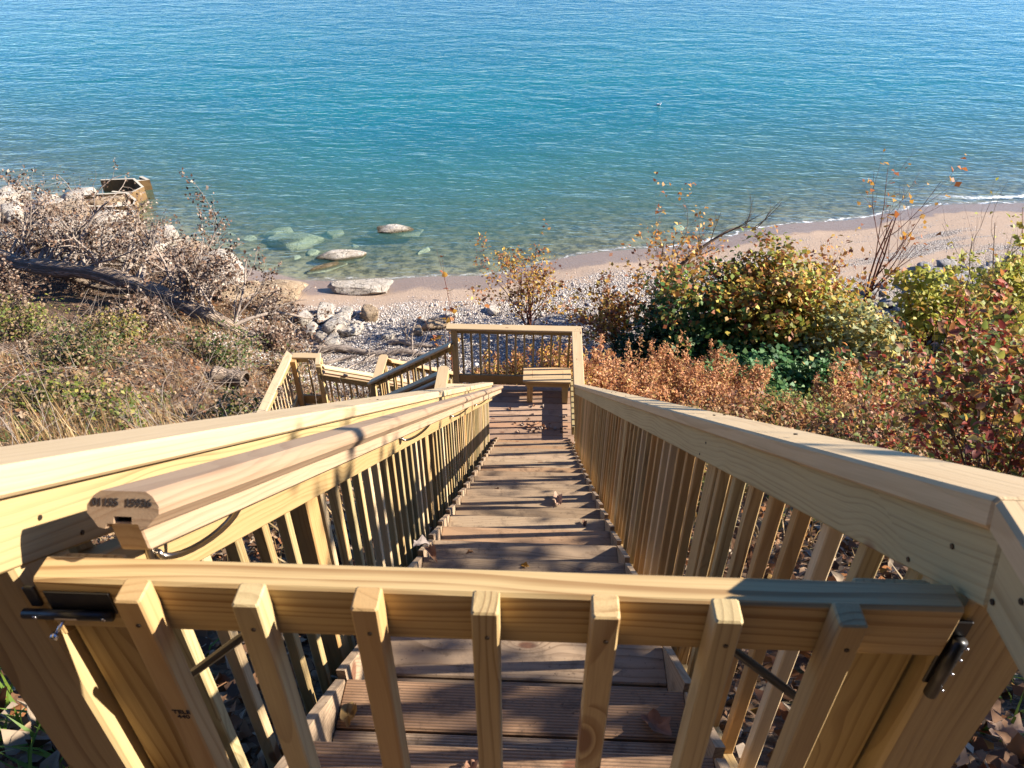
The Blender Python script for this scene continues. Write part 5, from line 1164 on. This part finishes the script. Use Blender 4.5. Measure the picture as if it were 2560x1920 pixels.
r_ = np.random.default_rng(8); k = 0
while k < 34:
    if k < 20: x, y = .12 + r_.normal() * .13, 7.84 + abs(r_.normal()) * .07
    else: x, y = r_.uniform(-.45, .5), r_.uniform(7.78, 8.45)
    if x < -.5 or x > .5: continue
    curl_leaf('fallen_leaf', 'curled dry leaf in the drift at the top of the landing edge' if k < 20 else 'single dry leaf scattered on the landing planks', x, y, ZD + .001 + (.02 * (k % 3) if k < 20 else 0), r_.uniform(.045, .085), [(.46, .34, .26), (.30, .15, .08), (.22, .11, .06), (.52, .42, .34)][k % 4], 100 + k, .7, 'leaves drifted at the landing edge' if k < 20 else 'leaves scattered over the landing planks'); k += 1
# large leaves on the bare soil beside the gate posts
for i, (x, y, s, c, lab) in enumerate([(-1.50, .50, .17, (.46, .27, .09), 'big orange-brown leaf in the bottom left corner'), (-1.36, .52, .14, (.50, .36, .26), 'big pale pink-brown leaf left of the latch post'), (-1.62, .58, .10, (.42, .22, .14), 'rust leaf at the left picture edge'), (-1.3, .4, .11, (.34, .2, .14), 'brown leaf in the shade of the latch post')]):
    curl_leaf('fallen_leaf', lab, x, y, ground(x, y) + .012, s, c, 160 + i, .35)
for i in range(46):
    x, y = r_.uniform(1.12, 2.0), r_.uniform(.3, 1.3)
    curl_leaf('fallen_leaf', 'brown leaf in the carpet beside the hinge post', x, y, ground(x, y) + r_.uniform(.005, .04), r_.uniform(.07, .13), [(.30, .15, .08), (.42, .28, .20), (.46, .36, .30), (.24, .11, .06)][i % 4], 200 + i, .7, 'leaf carpet beside the hinge post')
for i in range(30):
    x, y = r_.uniform(-1.9, -.75), r_.uniform(.5, 2.0)
    curl_leaf('fallen_leaf', 'brown leaf on the dark soil under the left railing', x, y, ground(x, y) + r_.uniform(.005, .03), r_.uniform(.05, .10), [(.26, .14, .08), (.38, .27, .2), (.2, .1, .06)][i % 3], 300 + i, .6, 'leaves on the soil under the left railing')
# gull on the water
root = empty('gull', (6.03, 40.85, WZ), 'tiny white gull floating far out on the lake', 'bird')
V, F = ICO[3]; B = V * np.array([.19, .085, .075]); B[:, 2] += .035 * np.clip(-V[:, 0], 0, 1); B[:, 0] -= .02; hd = V * .045 + np.array([.17, 0, .12]); nk = V * np.array([.05, .045, .07]) + np.array([.14, 0, .07]); bk = ICO[1][0] * np.array([.035, .009, .009]) + np.array([.225, 0, .115])
o0 = np.array([6.03, 40.85, WZ + .05]); n_ = len(V)
tm = NT('gull_white'); GW = tm.done(tm.bsdf((.85, .86, .88), .7)); tm = NT('gull_grey'); GG = tm.done(tm.bsdf((.35, .37, .4), .7)); tm = NT('gull_beak'); GB = tm.done(tm.bsdf((.6, .35, .05), .5))
npmesh('body', np.concatenate([B, nk, hd]) * .6 + o0, np.concatenate([F, F + n_, F + 2 * n_]), GW, root, smooth=True); npmesh('beak', bk * .6 + o0, ICO[1][1], GB, root)
for s in (-1, 1): npmesh('wing', (V * np.array([.17, .03, .05]) + np.array([-.04, s * .07, .03])) * .6 + o0, F, GG, root, smooth=True)
